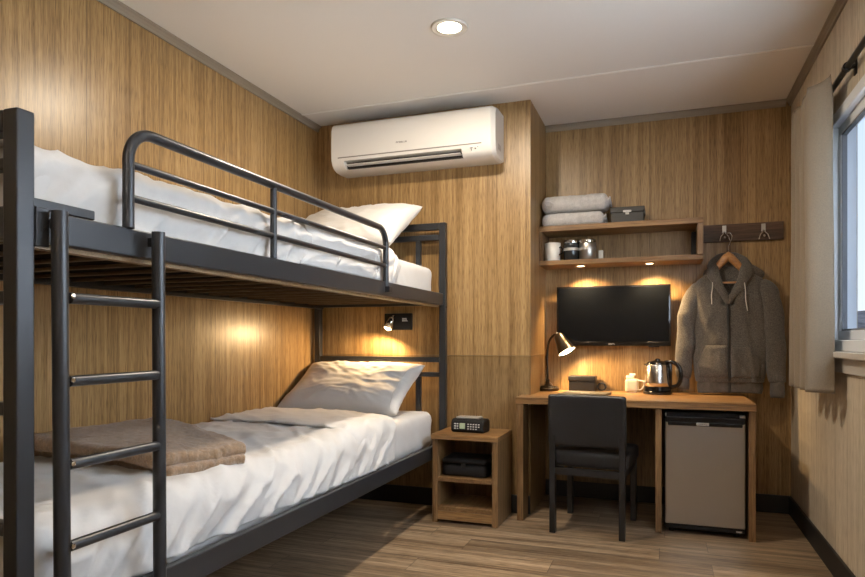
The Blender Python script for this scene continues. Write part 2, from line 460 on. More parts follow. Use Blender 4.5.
# slat ledge and slats
for z, k in ((1.318, 'up'), (.372, 'low')):
    part('slat_ledge', bx(XB-.075, XB-.043, YN+BT, YE-BT, z-.004, z+.012), M['slat' if k == 'up' else 'metal'])  # upper flange coloured as pine to show the warm light along it
    part('slat_ledge', bx(XI+.043, XI+.075, YN+BT, YE-BT, z-.004, z+.012), M['metal'])
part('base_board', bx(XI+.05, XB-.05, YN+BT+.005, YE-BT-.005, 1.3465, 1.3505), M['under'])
ns = 17
sl = None
for i in range(ns):
    y = YN+.09+i*(YE-YN-.30)/(ns-1)
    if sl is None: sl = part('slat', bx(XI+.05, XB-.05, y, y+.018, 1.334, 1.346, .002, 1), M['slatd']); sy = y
    else: c = sl.copy(); C.objects.link(c); c.location.y += y-sy
low = None
for i in range(ns):
    y = YN+.09+i*(YE-YN-.22)/(ns-1)
    if low is None: low = part('slat', bx(XI+.05, XB-.05, y, y+.055, .385, .40, .002, 1), M['slat'])
    else: c = low.copy(); C.objects.link(c); c.location.y += y-sy
# guard rail
gx = XB-.016
def arc(cy, cz, r, a0, a1, n=10): return [(gx, cy+r*math.cos(math.radians(a0+(a1-a0)*i/n)), cz+r*math.sin(math.radians(a0+(a1-a0)*i/n))) for i in range(n+1)]
gz = 1.668; gy0, gy1 = 1.345, 3.035; gr = .085
path = [(gx, gy0, 1.40)] + arc(gy0+gr, gz-gr, gr, 180, 90) + arc(gy1-gr, gz-gr, gr, 90, 0) + [(gx, gy1, 1.36)]
g = part('guard_rail', sweep(B(), path, .0155, 18, up=Vector((1, 0, 0))), M['metal'], smooth=True)
for z in (1.572, 1.482): obj('guard_rail_bar', sweep(B(), [(gx, gy0, z), (gx, gy1, z)], .0105, 12), M['metal'], g, True)
obj('guard_rail_upright', sweep(B(), [(gx, 2.025, 1.40), (gx, 2.025, gz)], .0125, 12), M['metal'], g, True)
obj('rail_clamp', bx(gx-.012, XB+.012, gy1-.018, gy1+.022, 1.345, 1.375, .003), M['cap'], g)
part('rail_bracket', bx(XB-.04, XB-.012, YN+BT, 1.235, 1.4005, 1.424, .003), M['metal'])
part('rail_bracket', bx(XB-.010, XB+.004, YN+BT, 1.094, 1.312, 1.402, .002), M['metal'])
part('bolt', lathe(B(), [(.004, 0), (.005, .002), (.003, .003)], (XB+.004, 1.083, 1.355), 10, M=Matrix.Rotation(PI/2, 3, 'Y')), M['cap'])
part('bolt', lathe(B(), [(.006, 0), (.006, .003), (.003, .005)], (XB, 3.955, 1.312), 10, M=Matrix.Rotation(PI/2, 3, 'Y')), M['cap'])
# ladder (own part with rails and rungs)
lx = XB+.030
b = B(); sweep(b, [(lx, 1.110, .0), (lx, 1.098, 1.395)], .0180, 20)
lad = part('ladder_rail', b, M['metal'], smooth=True)
b = B(); sweep(b, [(lx, 1.412, .0), (lx, 1.404, 1.395)], .0175, 20)
part('ladder_rail', b, M['metal'], smooth=True)
for z in (1.197, 1.004, .811, .621, .43, .24):
    b = B(); sweep(b, [(lx+.004, 1.12, z), (lx+.004, 1.395, z+.001)], .0130, 16)
    r = part('ladder_rung', b, M['metal'], smooth=True)
    obj('bolt', lathe(B(), [(.006, 0), (.006, .004), (.003, .006)], (lx+.022, 1.113, z+.004), 10, M=Matrix.Rotation(PI/2, 3, 'Y')), M['chrome'], r)
part('ladder_foot', sweep(B(), [(lx, 1.112, .0), (lx, 1.112, .03)], .0215, 16), M['cap'], smooth=True)
part('ladder_hook', bx(XB-.0005, lx-.004, 1.096, 1.116, 1.355, 1.38, .002), M['metal'])
part('ladder_hook', bx(XB-.0005, lx-.004, 1.395, 1.415, 1.355, 1.38, .002), M['metal'])

# ------------------------------------------------------------------ bedding
def slab(x0, x1, y0, y1, z0, z1, r=.05, disp=None, nx=60, ny=120, nz=10):
    """closed rounded slab on a fine grid, displaced along its normal by disp(p, n)"""
    bm = B(); bmesh.ops.create_cube(bm, size=1)
    for v in bm.verts: v.co = Vector((x0+(v.co.x+.5)*(x1-x0), y0+(v.co.y+.5)*(y1-y0), z0+(v.co.z+.5)*(z1-z0)))
    for ax, n in ((0, nx), (1, ny), (2, nz)):
        lo, hi = ((x0, x1), (y0, y1), (z0, z1))[ax]
        for i in range(1, n):
            no = Vector([1 if k == ax else 0 for k in range(3)])
            bmesh.ops.bisect_plane(bm, geom=bm.verts[:]+bm.edges[:]+bm.faces[:], plane_co=no*(lo+(hi-lo)*i/n), plane_no=no)
    for v in bm.verts:
        p = v.co; q = Vector((min(max(p.x, x0+r), x1-r), min(max(p.y, y0+r), y1-r), min(max(p.z, z0+r), z1-r)))
        d = p-q
        # project onto rounded box
        if d.length > 1e-6: v.co = q+d.normalized()*r if d.length > r*.999 else p
    bm.normal_update()
    if disp:
        mv = [(v, disp(v.co, v.normal)) for v in bm.verts]
        for v, dd in mv: v.co += dd
    return bm

def mattress(name, z0, z1, label, seed):
    def d(p, n):
        side = max(0, n.x)+max(0, n.y)*.6
        k = .006*ridge(p.y*9+p.z*6, p.z*2.5, seed)*side
        k += .004*fb(p.x*3, p.y*3, seed+2)*max(0, n.z)
        return n*k
    o = obj(name, slab(XI+.055, XB-.082, YN+.06, YE-.055, z0, z1, .045, d, 30, 110, 8), M['sheet2'], smooth='all')
    return tag(o, label, 'mattress')
mattress('mattress', .406, .640, 'white sheeted mattress on the lower bunk', 1)
mattress('mattress', 1.353, 1.568, 'white sheeted mattress on the upper bunk', 5)

def duvet(name, ztop, zrail, y0, y1, crown, seed, label, amp=1.0, xe=XB-.052, topx=0.0, extra=None):
    """cover: path across the bed from the wall to the drop inside the side rail, swept along Y"""
    xw = XI+.052; r = .07
    path = []
    nt_ = 46
    for i in range(nt_): path.append((xw+(xe-r-xw)*i/(nt_-1), ztop, 0, 1))
    for i in range(1, 10): a = PI/2*i/9; path.append((xe-r+r*math.sin(a), ztop-r+r*math.cos(a), math.sin(a), math.cos(a)))
    nd = 16; zl = ztop-r
    for i in range(1, nd+1): path.append((xe+.0*i, zl+(zrail-zl)*i/nd, 1, 0))
    ny = int((y1-y0)/.012); bm = B(); grid = []
    s = [0]
    for a, c in zip(path, path[1:]): s.append(s[-1]+math.hypot(a[0]-c[0], a[1]-c[1]))
    L = s[-1]
    for j in range(ny+1):
        y = y0+(y1-y0)*j/ny; row = []
        for i, (x, z, nxx, nz) in enumerate(path):
            t = (x-xw)/(xe-xw); u = s[i]; edge = max(0, (u-(L-.30))/.30)   # 0 inside, 1 at the hem
            c = crown*math.sin(PI*min(1, .12+.88*t))**.6*nz if t < 1 else 0
            wob = .02*noise.noise(Vector((y*2.3, u*2, seed+9)))
            f = ridge((y+wob)*7.5+u*3.2+.5*fb(y*2, u*2, seed), u*1.1+y*.4, seed)
            f2 = ridge((y)*17+u*9, u*2.0, seed+4)
            big = fb(y*1.8, x*2.2, seed+7, 3)
            f3 = ridge(y*11+u*13, y*3-u*2, seed+15)
            g1 = ridge(y*6.5+u*6.5+wob*8, u*1.6-y*1.2, seed+21)
            g2 = ridge(y*15+u*12+wob*10, u*3-y*2, seed+33)
            g3 = ridge(y*5-u*8+wob*6, u*2+y*2, seed+41)
            sm_ = min(1, edge*1.6)
            d = amp*(sm_*(.022*max(0, g1)**2.2+.011*max(0, g2)**2)+.006*big+(1-.6*sm_)*(.008*max(0, g1)**3+.007*max(0, g3)**3+.004*max(0, f3)**2))
            if extra: d += extra(x, y, u, L)
            x2, z2 = x+nxx*d, z+nz*d+c
            # the cloth tucks in behind the side rail
            tuck = max(0, (zrail+.05-z)/.05)*nxx; x2 -= tuck*.006
            row.append(bm.verts.new((x2, y, z2)))
        grid.append(row)
    for a, c in zip(grid, grid[1:]):
        for i in range(len(path)-1): bm.faces.new((a[i], a[i+1], c[i+1], c[i]))
    bmesh.ops.recalc_face_normals(bm, faces=bm.faces)
    o = obj(name, bm, M['sheet'], smooth='all')
    m = o.modifiers.new('thick', 'SOLIDIFY'); m.thickness = .012; m.offset = 1 if bm is None else -1
    return o

XE = XB-.046
d1 = duvet('duvet', .654, .446, YN+.06, 3.12, .018, 11, '', 1.15, XB-.060, extra=lambda x, y, u, L: -.010*max(0, min(1, (y-1.5)*8, (2.45-y)*6)))
tag(d1, 'rumpled white duvet covering the lower bunk, under the brown blanket', 'duvet')
d2 = duvet('duvet', 1.576, 1.404, YN+.06, 3.30, .022, 31, '', .85, XB-.066, extra=lambda x, y, u, L: -.030*max(0, 1-(y-1.07)/.6))
tag(d2, 'rumpled white duvet covering the upper bunk behind the guard rail', 'duvet')
# folded-back cuffs of the duvets, a part of each
def cuff(parent, ztop, zrail, ya, yb, crown, seed, skew):
    xw = XI+.06; xe = XB-.053; r = .066; path = []
    for i in range(40): path.append((xw+(xe-r-xw)*i/39, ztop, 0, 1))
    for i in range(1, 9): a = PI/2*i/8; path.append((xe-r+r*math.sin(a), ztop-r+r*math.cos(a), math.sin(a), math.cos(a)))
    for i in range(1, 15): path.append((xe, ztop-r+(zrail-ztop+r)*i/14, 1, 0))
    bm = B(); grid = []; ny = 46
    for j in range(ny+1):
        v = j/ny; row = []
        for i, (x, z, nxx, nz) in enumerate(path):
            t = i/(len(path)-1)
            y = ya+(yb-ya)*v - skew*(t**1.5) + .012*noise.noise(Vector((t*4, v*.5, seed)))
            c = crown*math.sin(PI*min(1, .12+.88*(x-xw)/(xe-xw)))**.6*nz if nz > 0 else 0
            prof = (math.sin(PI*min(1, v*6)/2)*.5+.5) * (1 if v < .9 else 1-(v-.9)*3)
            d = .016*prof-.010+.009*max(0, ridge(t*7+v*3, v*2, seed))**2+.006*max(0, ridge(t*3-v*3, v*2+t*4, seed+5))**2+.004*fb(t*6, v*3, seed)
            row.append(bm.verts.new((x+nxx*d, y, z+nz*d+c)))
        grid.append(row)
    for a, c in zip(grid, grid[1:]):
        for i in range(len(path)-1): bm.faces.new((a[i], a[i+1], c[i+1], c[i]))
    bmesh.ops.recalc_face_normals(bm, faces=bm.faces)
    o = obj('folded_cuff', bm, M['sheet2'], parent, 'all')
    m = o.modifiers.new('thick', 'SOLIDIFY'); m.thickness = .010; m.offset = -1
    return o
cuff(d1, .674, .448, 2.78, 3.32, .014, 3, .12)
cuff(d2, 1.597, 1.408, 2.45, 3.36, .020, 8, .20)

def pillow(name, loc, size, tilt, yaw, label, seed, roll=0.0):
    W, D, T = size; n = 64; bm = B()
    rings = {}
    R = Matrix.Rotation(yaw, 4, 'Z') @ Matrix.Rotation(tilt, 4, 'X') @ Matrix.Rotation(roll, 4, 'Y')
    def P_(u, v, s):
        pin = 1-.07*(1-abs(v)**2.0); pin2 = 1-.09*(1-abs(u)**2.0)
        x = u*W/2*pin; y = v*D/2*pin2
        e = max(0, (1-abs(u)**3.2))*max(0, (1-abs(v)**3.2))
        h = T/2*e**.42
        rr = math.hypot(u, v)
        ang = math.atan2(v*D, u*W)
        h += e**.3*.007*fb(u*2.2+seed, v*2.2, seed)
        # folds that run in from the corners and edges
        cf = ridge(ang*3.2+.6*noise.noise(Vector((u*2, v*2, seed))), rr*.8, seed+s)
        h += .010*max(0, cf)**2*min(1, max(0, rr-.25)*1.6)*min(1, e*3)
        h += .003*ridge(u*4+v*5, v*3-u*2, seed+6)*min(1, e*2)
        return R @ Vector((x, y, s*max(h, .002)))
    for s in (1, -1):
        for j in range(n+1):
            for i in range(n+1):
                if s == -1 and (i in (0, n) or j in (0, n)): rings[(s, i, j)] = rings[(1, i, j)]; continue
                u, v = -1+2*i/n, -1+2*j/n
                u = math.copysign(abs(u)**.85, u); v = math.copysign(abs(v)**.85, v)
                rings[(s, i, j)] = bm.verts.new(P_(u, v, s)+Vector(loc))
        for j in range(n):
            for i in range(n):
                f = [rings[(s, i, j)], rings[(s, i+1, j)], rings[(s, i+1, j+1)], rings[(s, i, j+1)]]
                bm.faces.new(f if s == 1 else f[::-1])
    o = obj(name, bm, M['sheet2'], smooth='all')
    tag(o, label, 'pillow')
    # open hem flange at one end
    b = B(); k = 40; rows = []
    for j in range(k+1):
        v = (-1+2*j/k)*.96
        a = P_(.90, v, 1)+Vector(loc); rows.append(a)
    sweep(b, [p for p in rows], .0022, 6)
    obj('hem_seam', b, M['sheet'], o, 'all')
    return o
pillow('pillow', (-1.90, 3.72, .797), (.86, .50, .17), math.radians(33), math.radians(-3), 'plump white pillow leaning on the head frame of the lower bunk', 3)
pillow('pillow', (-1.90, 3.68, 1.808), (.84, .54, .18), math.radians(33), math.radians(-4), 'plump white pillow leaning on the head frame of the upper bunk', 12)

# brown blanket folded on the lower bunk
def blank(x0, x1, y0, y1, z0, z1, seed, skew):
    def d(p, n):
        k = .006*fb(p.x*5, p.y*5, seed)+.0035*fb(p.x*22, p.y*22, p.z*22)
        k += .010*max(0, n.z)*ridge(p.y*3.2+p.x*.6, p.x*.7, seed)
        return n*k+Vector((0, 0, .010*fb(p.x*2.2, p.y*2.2, seed+3)))
    bm = slab(x0, x1, y0, y1, z0, z1, min(.018, (z1-z0)/2.05), d, 70, 60, 5)
    for v in bm.verts:
        t = (v.co.x-x0)/(x1-x0); s_ = (v.co.y-y0)/(y1-y0)
        q00, q10, q11, q01 = (-2.262, 1.70), (-1.53, 1.62), (-1.425, 1.97), (-2.262, 2.42)
        if seed == 6: q00, q10, q11, q01 = (-2.258, 1.76), (-1.50, 1.66), (-1.415, 1.95), (-2.258, 2.38)
        v.co.x = (q00[0]*(1-t)+q10[0]*t)*(1-s_)+(q01[0]*(1-t)+q11[0]*t)*s_
        v.co.y = (q00[1]*(1-t)+q10[1]*t)*(1-s_)+(q01[1]*(1-t)+q11[1]*t)*s_
        v.co.z -= .012*max(0, t-.8)/.2
    return bm
zb = .697
bl = obj('blanket', blank(XI+.07, -1.425, 1.66, 2.26, zb, zb+.040, 2, .14), M['blanket'], smooth='all')
tag(bl, 'brown wool blanket folded across the foot of the lower bunk', 'blanket')
obj('lower_fold', blank(XI+.075, -1.440, 1.74, 2.20, zb-.034, zb-.002, 6, .14), M['blanket'], bl, 'all')

# ------------------------------------------------------------------ air conditioner
ax0, ax1 = -2.10, -.985
ac = thing('air_conditioner', 'white wall mounted split air conditioner above the upper bunk', 'air conditioner', ((ax0+ax1)/2, YA, 2.225))
def az(z): return 2.225+(z-2.168)*.90
def yz(pts): return [(YA-d, az(z)) for d, z in pts]
shell = [(0.001, 2.175), (.10, 2.168), (.165, 2.172), (.200, 2.186), (.224, 2.210), (.237, 2.245), (.240, 2.30), (.236, 2.46), (.226, 2.49), (.20, 2.513), (.16, 2.520), (.001, 2.520)]
cav = [(0.001, 2.175), (.10, 2.168), (.165, 2.172), (.188, 2.180), (.06, 2.190), (.06, 2.232), (.232, 2.234), (.237, 2.245), (.240, 2.30), (.236, 2.46), (.226, 2.49), (.20, 2.513), (.16, 2.520), (.001, 2.520)]
cx0, cx1 = ax0+.10, ax1-.20
b = B(); prism(b, yz(shell), 'X', cx1, ax1-.012)
# bevelled right cheek
sh2 = [(d*.90 if d > .01 else d, 2.345+(z-2.345)*.95) for d, z in shell]
b2v = b
A = [b.verts.new((ax1-.012, y, z)) for y, z in yz(shell)]; D = [b.verts.new((ax1+.012, y, z)) for y, z in yz(sh2)]
for k in range(len(A)): b.faces.new((A[k], A[(k+1) % len(A)], D[(k+1) % len(A)], D[k]))
b.faces.new(D)
prism(b, yz(shell), 'X', ax0+.012, cx0)
A = [b.verts.new((ax0+.012, y, z)) for y, z in yz(shell)]; D = [b.verts.new((ax0, y, z)) for y, z in yz(sh2)]
for k in range(len(A)): b.faces.new((A[k], A[(k+1) % len(A)], D[(k+1) % len(A)], D[k]))
b.faces.new(D)
prism(b, yz(cav), 'X', cx0, cx1)
bmesh.ops.recalc_face_normals(b, faces=b.faces)
body = obj('body', b, M['ac'], ac, True)
obj('vent_cavity', bx(cx0+.001, cx1-.001, YA-.180, YA-.062, az(2.191), az(2.2315)), M['acdark'], ac)
# front panel shell
pan = [(.2375, 2.262), (.2415, 2.30), (.2385, 2.458), (.228, 2.492), (.201, 2.5155), (.160, 2.5225), (.160, 2.5205), (.19, 2.50), (.20, 2.262)]
obj('front_panel', prism(B(), yz(pan), 'X', ax0+.013, ax1-.013), M['ac'], ac, True)
obj('panel_joint', bx(ax0+.06, ax1-.07, YA-.2392, YA-.20, az(2.2535), az(2.2612)), M['acline'], ac)
# louvres across the outlet
b = B(); prism(b, yz([(.182, 2.203), (.216, 2.2085), (.218, 2.212), (.182, 2.208)]), 'X', cx0+.012, cx1-.012)
obj('louvre', b, M['ac'], ac, label='white louvre blade across the dark air outlet')
for i in range(12):
    x = cx0+.05+i*(cx1-cx0-.1)/11
    obj('guide_vane', prism(B(), yz([(.1805, 2.212), (.196, 2.214), (.196, 2.228), (.1805, 2.228)]), 'X', x, x+.002), M['black'], ac)
# printed mark, receiver window, indicator marks
def word(parent, x0, z0, w_, h_, y, m, seed, n=6):
    """a tiny unreadable maker's mark made of letter strokes"""
    r = random.Random(seed); b = B(); cw = w_/n
    for i in range(n):
        xx = x0+i*cw; s_ = cw*.22
        box(b, xx, xx+s_, y-.0006, y, z0, z0+h_)
        k = r.randint(0, 3)
        if k != 0: box(b, xx+s_, xx+cw*.74, y-.0006, y, z0+h_-h_*.2, z0+h_)
        if k != 1: box(b, xx+s_, xx+cw*.74, y-.0006, y, z0, z0+h_*.2)
        if k >= 2: box(b, xx+cw*.54, xx+cw*.76, y-.0006, y, z0, z0+h_)
        if k == 1: box(b, xx+s_, xx+cw*.65, y-.0006, y, z0+h_*.42, z0+h_*.6)
    return obj('maker_mark', b, m, parent)
word(ac, -1.62, az(2.318), .075, .010, YA-.2415, M['ink'], 3, 7)
b = B(); yq = YA-.2345
box(b, -1.130, -1.112, yq-.004, yq+.006, az(2.230), az(2.232)); box(b, -1.122, -1.1205, yq-.002, yq+.012, az(2.214), az(2.230)); box(b, -1.098, -1.091, yq-.004, yq+.008, az(2.222), az(2.228)); box(b, -1.082, -1.076, yq-.004, yq+.004, az(2.234), az(2.236))
obj('indicator_marks', b, M['ink'], ac)
b = B()
for i in range(4): box(b, ax1+.0102, ax1+.0128, YA-.145+i*.018, YA-.135+i*.018, az(2.235), az(2.275))
obj('side_marks', b, M['acline'], ac)

# ------------------------------------------------------------------ ceiling downlight
def downlight(x, y, label):
    t = thing('ceiling_downlight', label, 'ceiling light', (x, y, ZC-.012), 'recessed ceiling downlights')
    obj('trim_ring', lathe(B(), [(.058, -.004), (.060, -.001), (.080, -.006), (.088, -.010), (.091, -.0005), (.060, -.0003)], (x, y, ZC), 40), M['white'], t, 'all')
    obj('diffuser', lathe(B(), [(.0575, -.004), (.0575, -.0015), (.01, -.0012)], (x, y, ZC), 32), M['lit'], t)
for i, (x, y) in enumerate(DOWNLIGHTS):
    downlight(x, y, ['round recessed ceiling downlight glowing in front of the air conditioner', 'unseen recessed downlight added between the bunk foot and the window to brighten the room'][i])
t = thing('fill_globe', 'unseen globe lamp added near the entrance end to brighten the room', 'ceiling light', FILL_GLOBE)
gx_, gy_, gz_ = FILL_GLOBE
b = B(); lathe(b, [(.05, .318), (.05, .300), (.008, .296), (.008, .130)], FILL_GLOBE, 20); obj('stem', b, M['cap'], t, True)
b = B(); lathe(b, [(.020, .128), (.040, .116), (.040, .104), (.02, .10)], FILL_GLOBE, 20); obj('fill_globe_holder', b, M['cap'], t, True)
obj('fill_globe_diffuser', lathe(B(), [(.02, .098), (.06, .075), (.09, .03), (.096, -.01), (.085, -.05), (.055, -.08), (.01, -.095)], FILL_GLOBE, 28), M['opal'], t, 'all')

# ------------------------------------------------------------------ reading lamp between the bunks
t = thing('reading_lamp', 'small black wall reading lamp glowing above the lower bunk pillow', 'lamp', (-1.69, YA, 1.22))
obj('back_plate', bx(-1.80, -1.60, YA-.022, YA-.001, 1.168, 1.280, .004), M['black'], t)
word(t, -1.667, 1.226, .042, .022, YA-.022, M['glyph'], 5, 3)
b = B(); sweep(b, [(-1.722, YA-.022, 1.262), (-1.722, YA-.052, 1.262), (-1.722, YA-.060, 1.245)], .006, 10); obj('arm', b, M['chrome'], t, True)
b = B(); R = Matrix.Rotation(math.radians(18), 3, 'Y') @ Matrix.Rotation(math.radians(-18), 3, 'X')
hc = Vector((-1.738, YA-.075, 1.205))
lathe(b, [(.010, .050), (.018, .048), (.023, .03), (.029, -.030), (.026, -.030), (.020, .015)], hc, 24, M=R); obj('lamp_head', b, M['chrome'], t, 'all')
b = B(); lathe(b, [(.0255, -.026), (.0255, -.031), (.018, -.038), (.004, -.042)], hc, 20, M=R); obj('bulb', b, M['litw'], t, 'all')
_l = lamp('reading_lamp_light', 'SPOT', tuple(hc+R @ Vector((0, 0, -.055))), 25, AMBER, (0, 0, 0), .02, 172, .5); _l.rotation_euler = Vector((-.25, -.30, -.9)).to_track_quat('-Z', 'Y').to_euler()

# ------------------------------------------------------------------ nightstand
nx0, nx1, ny0, ny1, nz = -1.325, -.925, 3.665, YA-.018, .532
t = thing('nightstand', 'open two shelf wooden nightstand between the bunk bed and desk', 'nightstand', ((nx0+nx1)/2, (ny0+ny1)/2, 0))
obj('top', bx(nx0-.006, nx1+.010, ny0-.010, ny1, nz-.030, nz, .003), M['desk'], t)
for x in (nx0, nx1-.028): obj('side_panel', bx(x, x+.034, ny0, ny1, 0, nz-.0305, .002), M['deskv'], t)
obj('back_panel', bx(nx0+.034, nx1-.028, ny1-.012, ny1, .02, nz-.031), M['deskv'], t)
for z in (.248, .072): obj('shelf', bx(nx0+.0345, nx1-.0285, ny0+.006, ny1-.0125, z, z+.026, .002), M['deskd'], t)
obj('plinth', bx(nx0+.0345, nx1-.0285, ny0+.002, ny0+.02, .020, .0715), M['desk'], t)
# black case on the shelf
t = thing('storage_case', 'black hard case on the upper shelf of the nightstand', 'case', (-1.14, 3.80, .274))
case = slab(-1.275, -1.000, 3.71, 3.93, .2745, .348, .014, None, 12, 10, 4)
obj('case_base', case, M['black'], t, 'all'); obj('case_lid', slab(-1.278, -.997, 3.707, 3.933, .351, .386, .014, None, 12, 10, 3), M['black'], t, 'all')
obj('latch', bx(-1.155, -1.125, 3.699, 3.7065, .335, .360, .003), M['cap'], t)
# clock radio
t = thing('clock_radio', 'small black clock radio with lit display on the nightstand', 'clock', (-1.19, 3.83, nz))
R = Matrix.Rotation(math.radians(-4), 4, 'Z'); cc = Vector((-1.185, 3.845, 0)); CS = Vector((.045, 0, 0))
def rot(b): bmesh.ops.rotate(b, verts=b.verts, cent=cc, matrix=R.to_3x3()); bmesh.ops.translate(b, verts=b.verts, vec=CS); return b
prof = [(3.905, nz+.001), (3.785, nz+.001), (3.772, nz+.012), (3.778, nz+.060), (3.795, nz+.082), (3.88, nz+.082), (3.905, nz+.07)]
b = prism(B(), prof, 'X', -1.285, -1.075); bmesh.ops.bevel(b, geom=b.edges[:], offset=.005, segments=2, affect='EDGES'); obj('case', rot(b), M['black'], t, True)
obj('top_panel', rot(bx(-1.262, -1.110, 3.80, 3.878, nz+.0825, nz+.094, .005)), M['silver'], t, label='pale grey top panel')
fy = 3.7745
obj('display', rot(bx(-1.226, -1.192, fy-.006, fy+.004, nz+.024, nz+.058, .001)), M['lcd'], t, label='small lit display')
b = B()
for i in range(5):
    for j in range(3):
        if (i, j) in ((4, 0),): continue
        x = -1.175+i*.017; z = nz+.022+j*.014
        box(b, x, x+.009, fy-.004, fy+.006, z, z+.006)
obj('keypad', rot(b), M['glyph'], t); b = B()
for j in range(3): box(b, -1.262, -1.250, fy-.004, fy+.006, nz+.022+j*.014, nz+.028+j*.014); box(b, -1.244, -1.236, fy-.004, fy+.006, nz+.022+j*.014, nz+.028+j*.014)
obj('side_keys', rot(b), M['glyph'], t)

# ------------------------------------------------------------------ desk
DZ = .752; DF = 3.865
t = thing('desk', 'wooden desk built across the recess with a fridge bay on the right', 'desk', (-.19, 4.2, 0))
b = B(); prism(b, [(-.858, DF), (.466, DF), (.466, YB-.001), (XC+.001, YB-.001), (XC+.001, YA-.001), (-.858, YA-.001)], 'Z', DZ-.040, DZ)
bmesh.ops.bevel(b, geom=b.edges[:], offset=.002, segments=1, affect='EDGES')
obj('desktop', b, M['desk'], t)
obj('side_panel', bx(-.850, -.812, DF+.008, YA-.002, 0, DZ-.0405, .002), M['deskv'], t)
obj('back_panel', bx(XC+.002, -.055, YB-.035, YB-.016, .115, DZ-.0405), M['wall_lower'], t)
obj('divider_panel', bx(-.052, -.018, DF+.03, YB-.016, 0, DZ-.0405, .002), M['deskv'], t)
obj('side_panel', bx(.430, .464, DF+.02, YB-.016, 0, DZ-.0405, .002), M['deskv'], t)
obj('bolt', lathe(B(), [(.008, 0), (.008, .004), (.004, .006)], (-.790, DF+.05, DZ-.048), 12), M['chrome'], t)

# ------------------------------------------------------------------ mini fridge
t = thing('mini_fridge', 'small fridge with brushed steel door under the right end of the desk', 'fridge', (.205, 4.15, 0))
fx0, fx1, fy0 = -.004, .420, 3.905
obj('cabinet', bx(fx0, fx1, fy0+.045, 4.42, .028, .690, .006), M['black'], t)
door = obj('door', bx(fx0+.004, fx1-.004, fy0, fy0+.040, .058, .655, .006), M['fridge'], t, label='brushed stainless steel door')
b = B(); box(b, fx0+.006, fx1-.006, fy0-.012, fy0+.038, .634, .669, .006)
box(b, fx0+.02, fx1-.02, fy0-.020, fy0-.010, .618, .640, .004)
obj('handle', b, M['gloss'], door, label='black gloss handle strip')
obj('badge', bx(.165, .230, fy0-.0235, fy0-.0205, .622, .638, .001, 1), M['silver'], door, label='small silver badge')
w_ = word(door, .172, .626, .050, .008, fy0-.0235, M['ink'], 8, 6)
obj('plinth', bx(fx0+.006, fx1-.006, fy0+.012, fy0+.06, .030, .054, .002), M['black'], t)
obj('hinge', bx(fx1-.03, fx1-.004, fy0+.004, fy0+.045, .6695, .682, .002), M['steel'], t); obj('hinge', bx(fx0+.004, fx0+.012, fy0+.004, fy0+.045, .6695, .682, .002), M['steel'], t)
for x in (fx0+.04, fx1-.04):
    for y in (fy0+.07, 4.38): obj('foot', lathe(B(), [(.014, 0), (.014, .02), (.008, .029)], (x, y, 0), 14), M['cap'], t)
obj('vent_grille', bx(fx1-.05, fx1-.02, fy0+.008, fy0+.012, .036, .044), M['silver'], t)

# ------------------------------------------------------------------ chair
t = thing('desk_chair', 'black leather upholstered chair with black legs pulled up to the desk', 'chair', (-.40, 3.80, 0))
hx0, hx1, hy0, hy1 = -.622, -.202, 3.665, 4.15
def ch(b, k=0):   # the chair stands turned a few degrees
    bmesh.ops.rotate(b, verts=b.verts, cent=Vector((-.415, 3.87, 0)), matrix=Matrix.Rotation(math.radians(-5), 3, 'Z')); bmesh.ops.translate(b, verts=b.verts, vec=(.016, 0, 0)); return b
def dseat(p, n): return Vector((0, 0, .010*max(0, n.z)*math.cos((p.x+.415)*6)*math.cos((p.y-3.89)*5)+n.z*.0015*fb(p.x*12, p.y*12, 2)))
obj('seat', ch(slab(hx0-.012, hx1+.012, hy0+.045, hy1+.01, .375, .465, .024, dseat, 26, 26, 6)), M['leather'], t, 'all')
def dback(p, n):
    return Vector((0, -.024*(1-((p.x+.415)/.21)**2)*-1-.0+(p.z-.49)*-.06, 0))+n*.0012*fb(p.x*14, p.z*14, 5)
bk = slab(hx0-.006, hx1+.006, hy0+.004, hy0+.042, .497, .792, .016, dback, 30, 5, 24)
obj('backrest', ch(bk), M['leather'], t, 'all')
b = B()
for xx in (-.395,): 
    sweep(b, [(hx0+.02, hy0+.02, .512), (hx1-.02, hy0+.02, .512)], .004, 8)
for x in (hx0, hx1-.034):
    obj('leg', ch(bx(x, x+.034, hy0+.004, hy0+.040, 0, .56, .003)), M['leg'], t)
    obj('leg', ch(bx(x, x+.034, hy1-.036, hy1, 0, .374, .003)), M['leg'], t)
b.free()
b = B(); box(b, hx0+.034, hx1-.034, hy0+.010, hy0+.034, .335, .374); box(b, hx0+.034, hx1-.034, hy1-.03, hy1-.006, .335, .374)
box(b, hx0+.006, hx0+.028, hy0+.04, hy1-.036, .335, .374); box(b, hx1-.028, hx1-.006, hy0+.04, hy1-.036, .335, .374)
obj('seat_frame', ch(b), M['leg'], t)

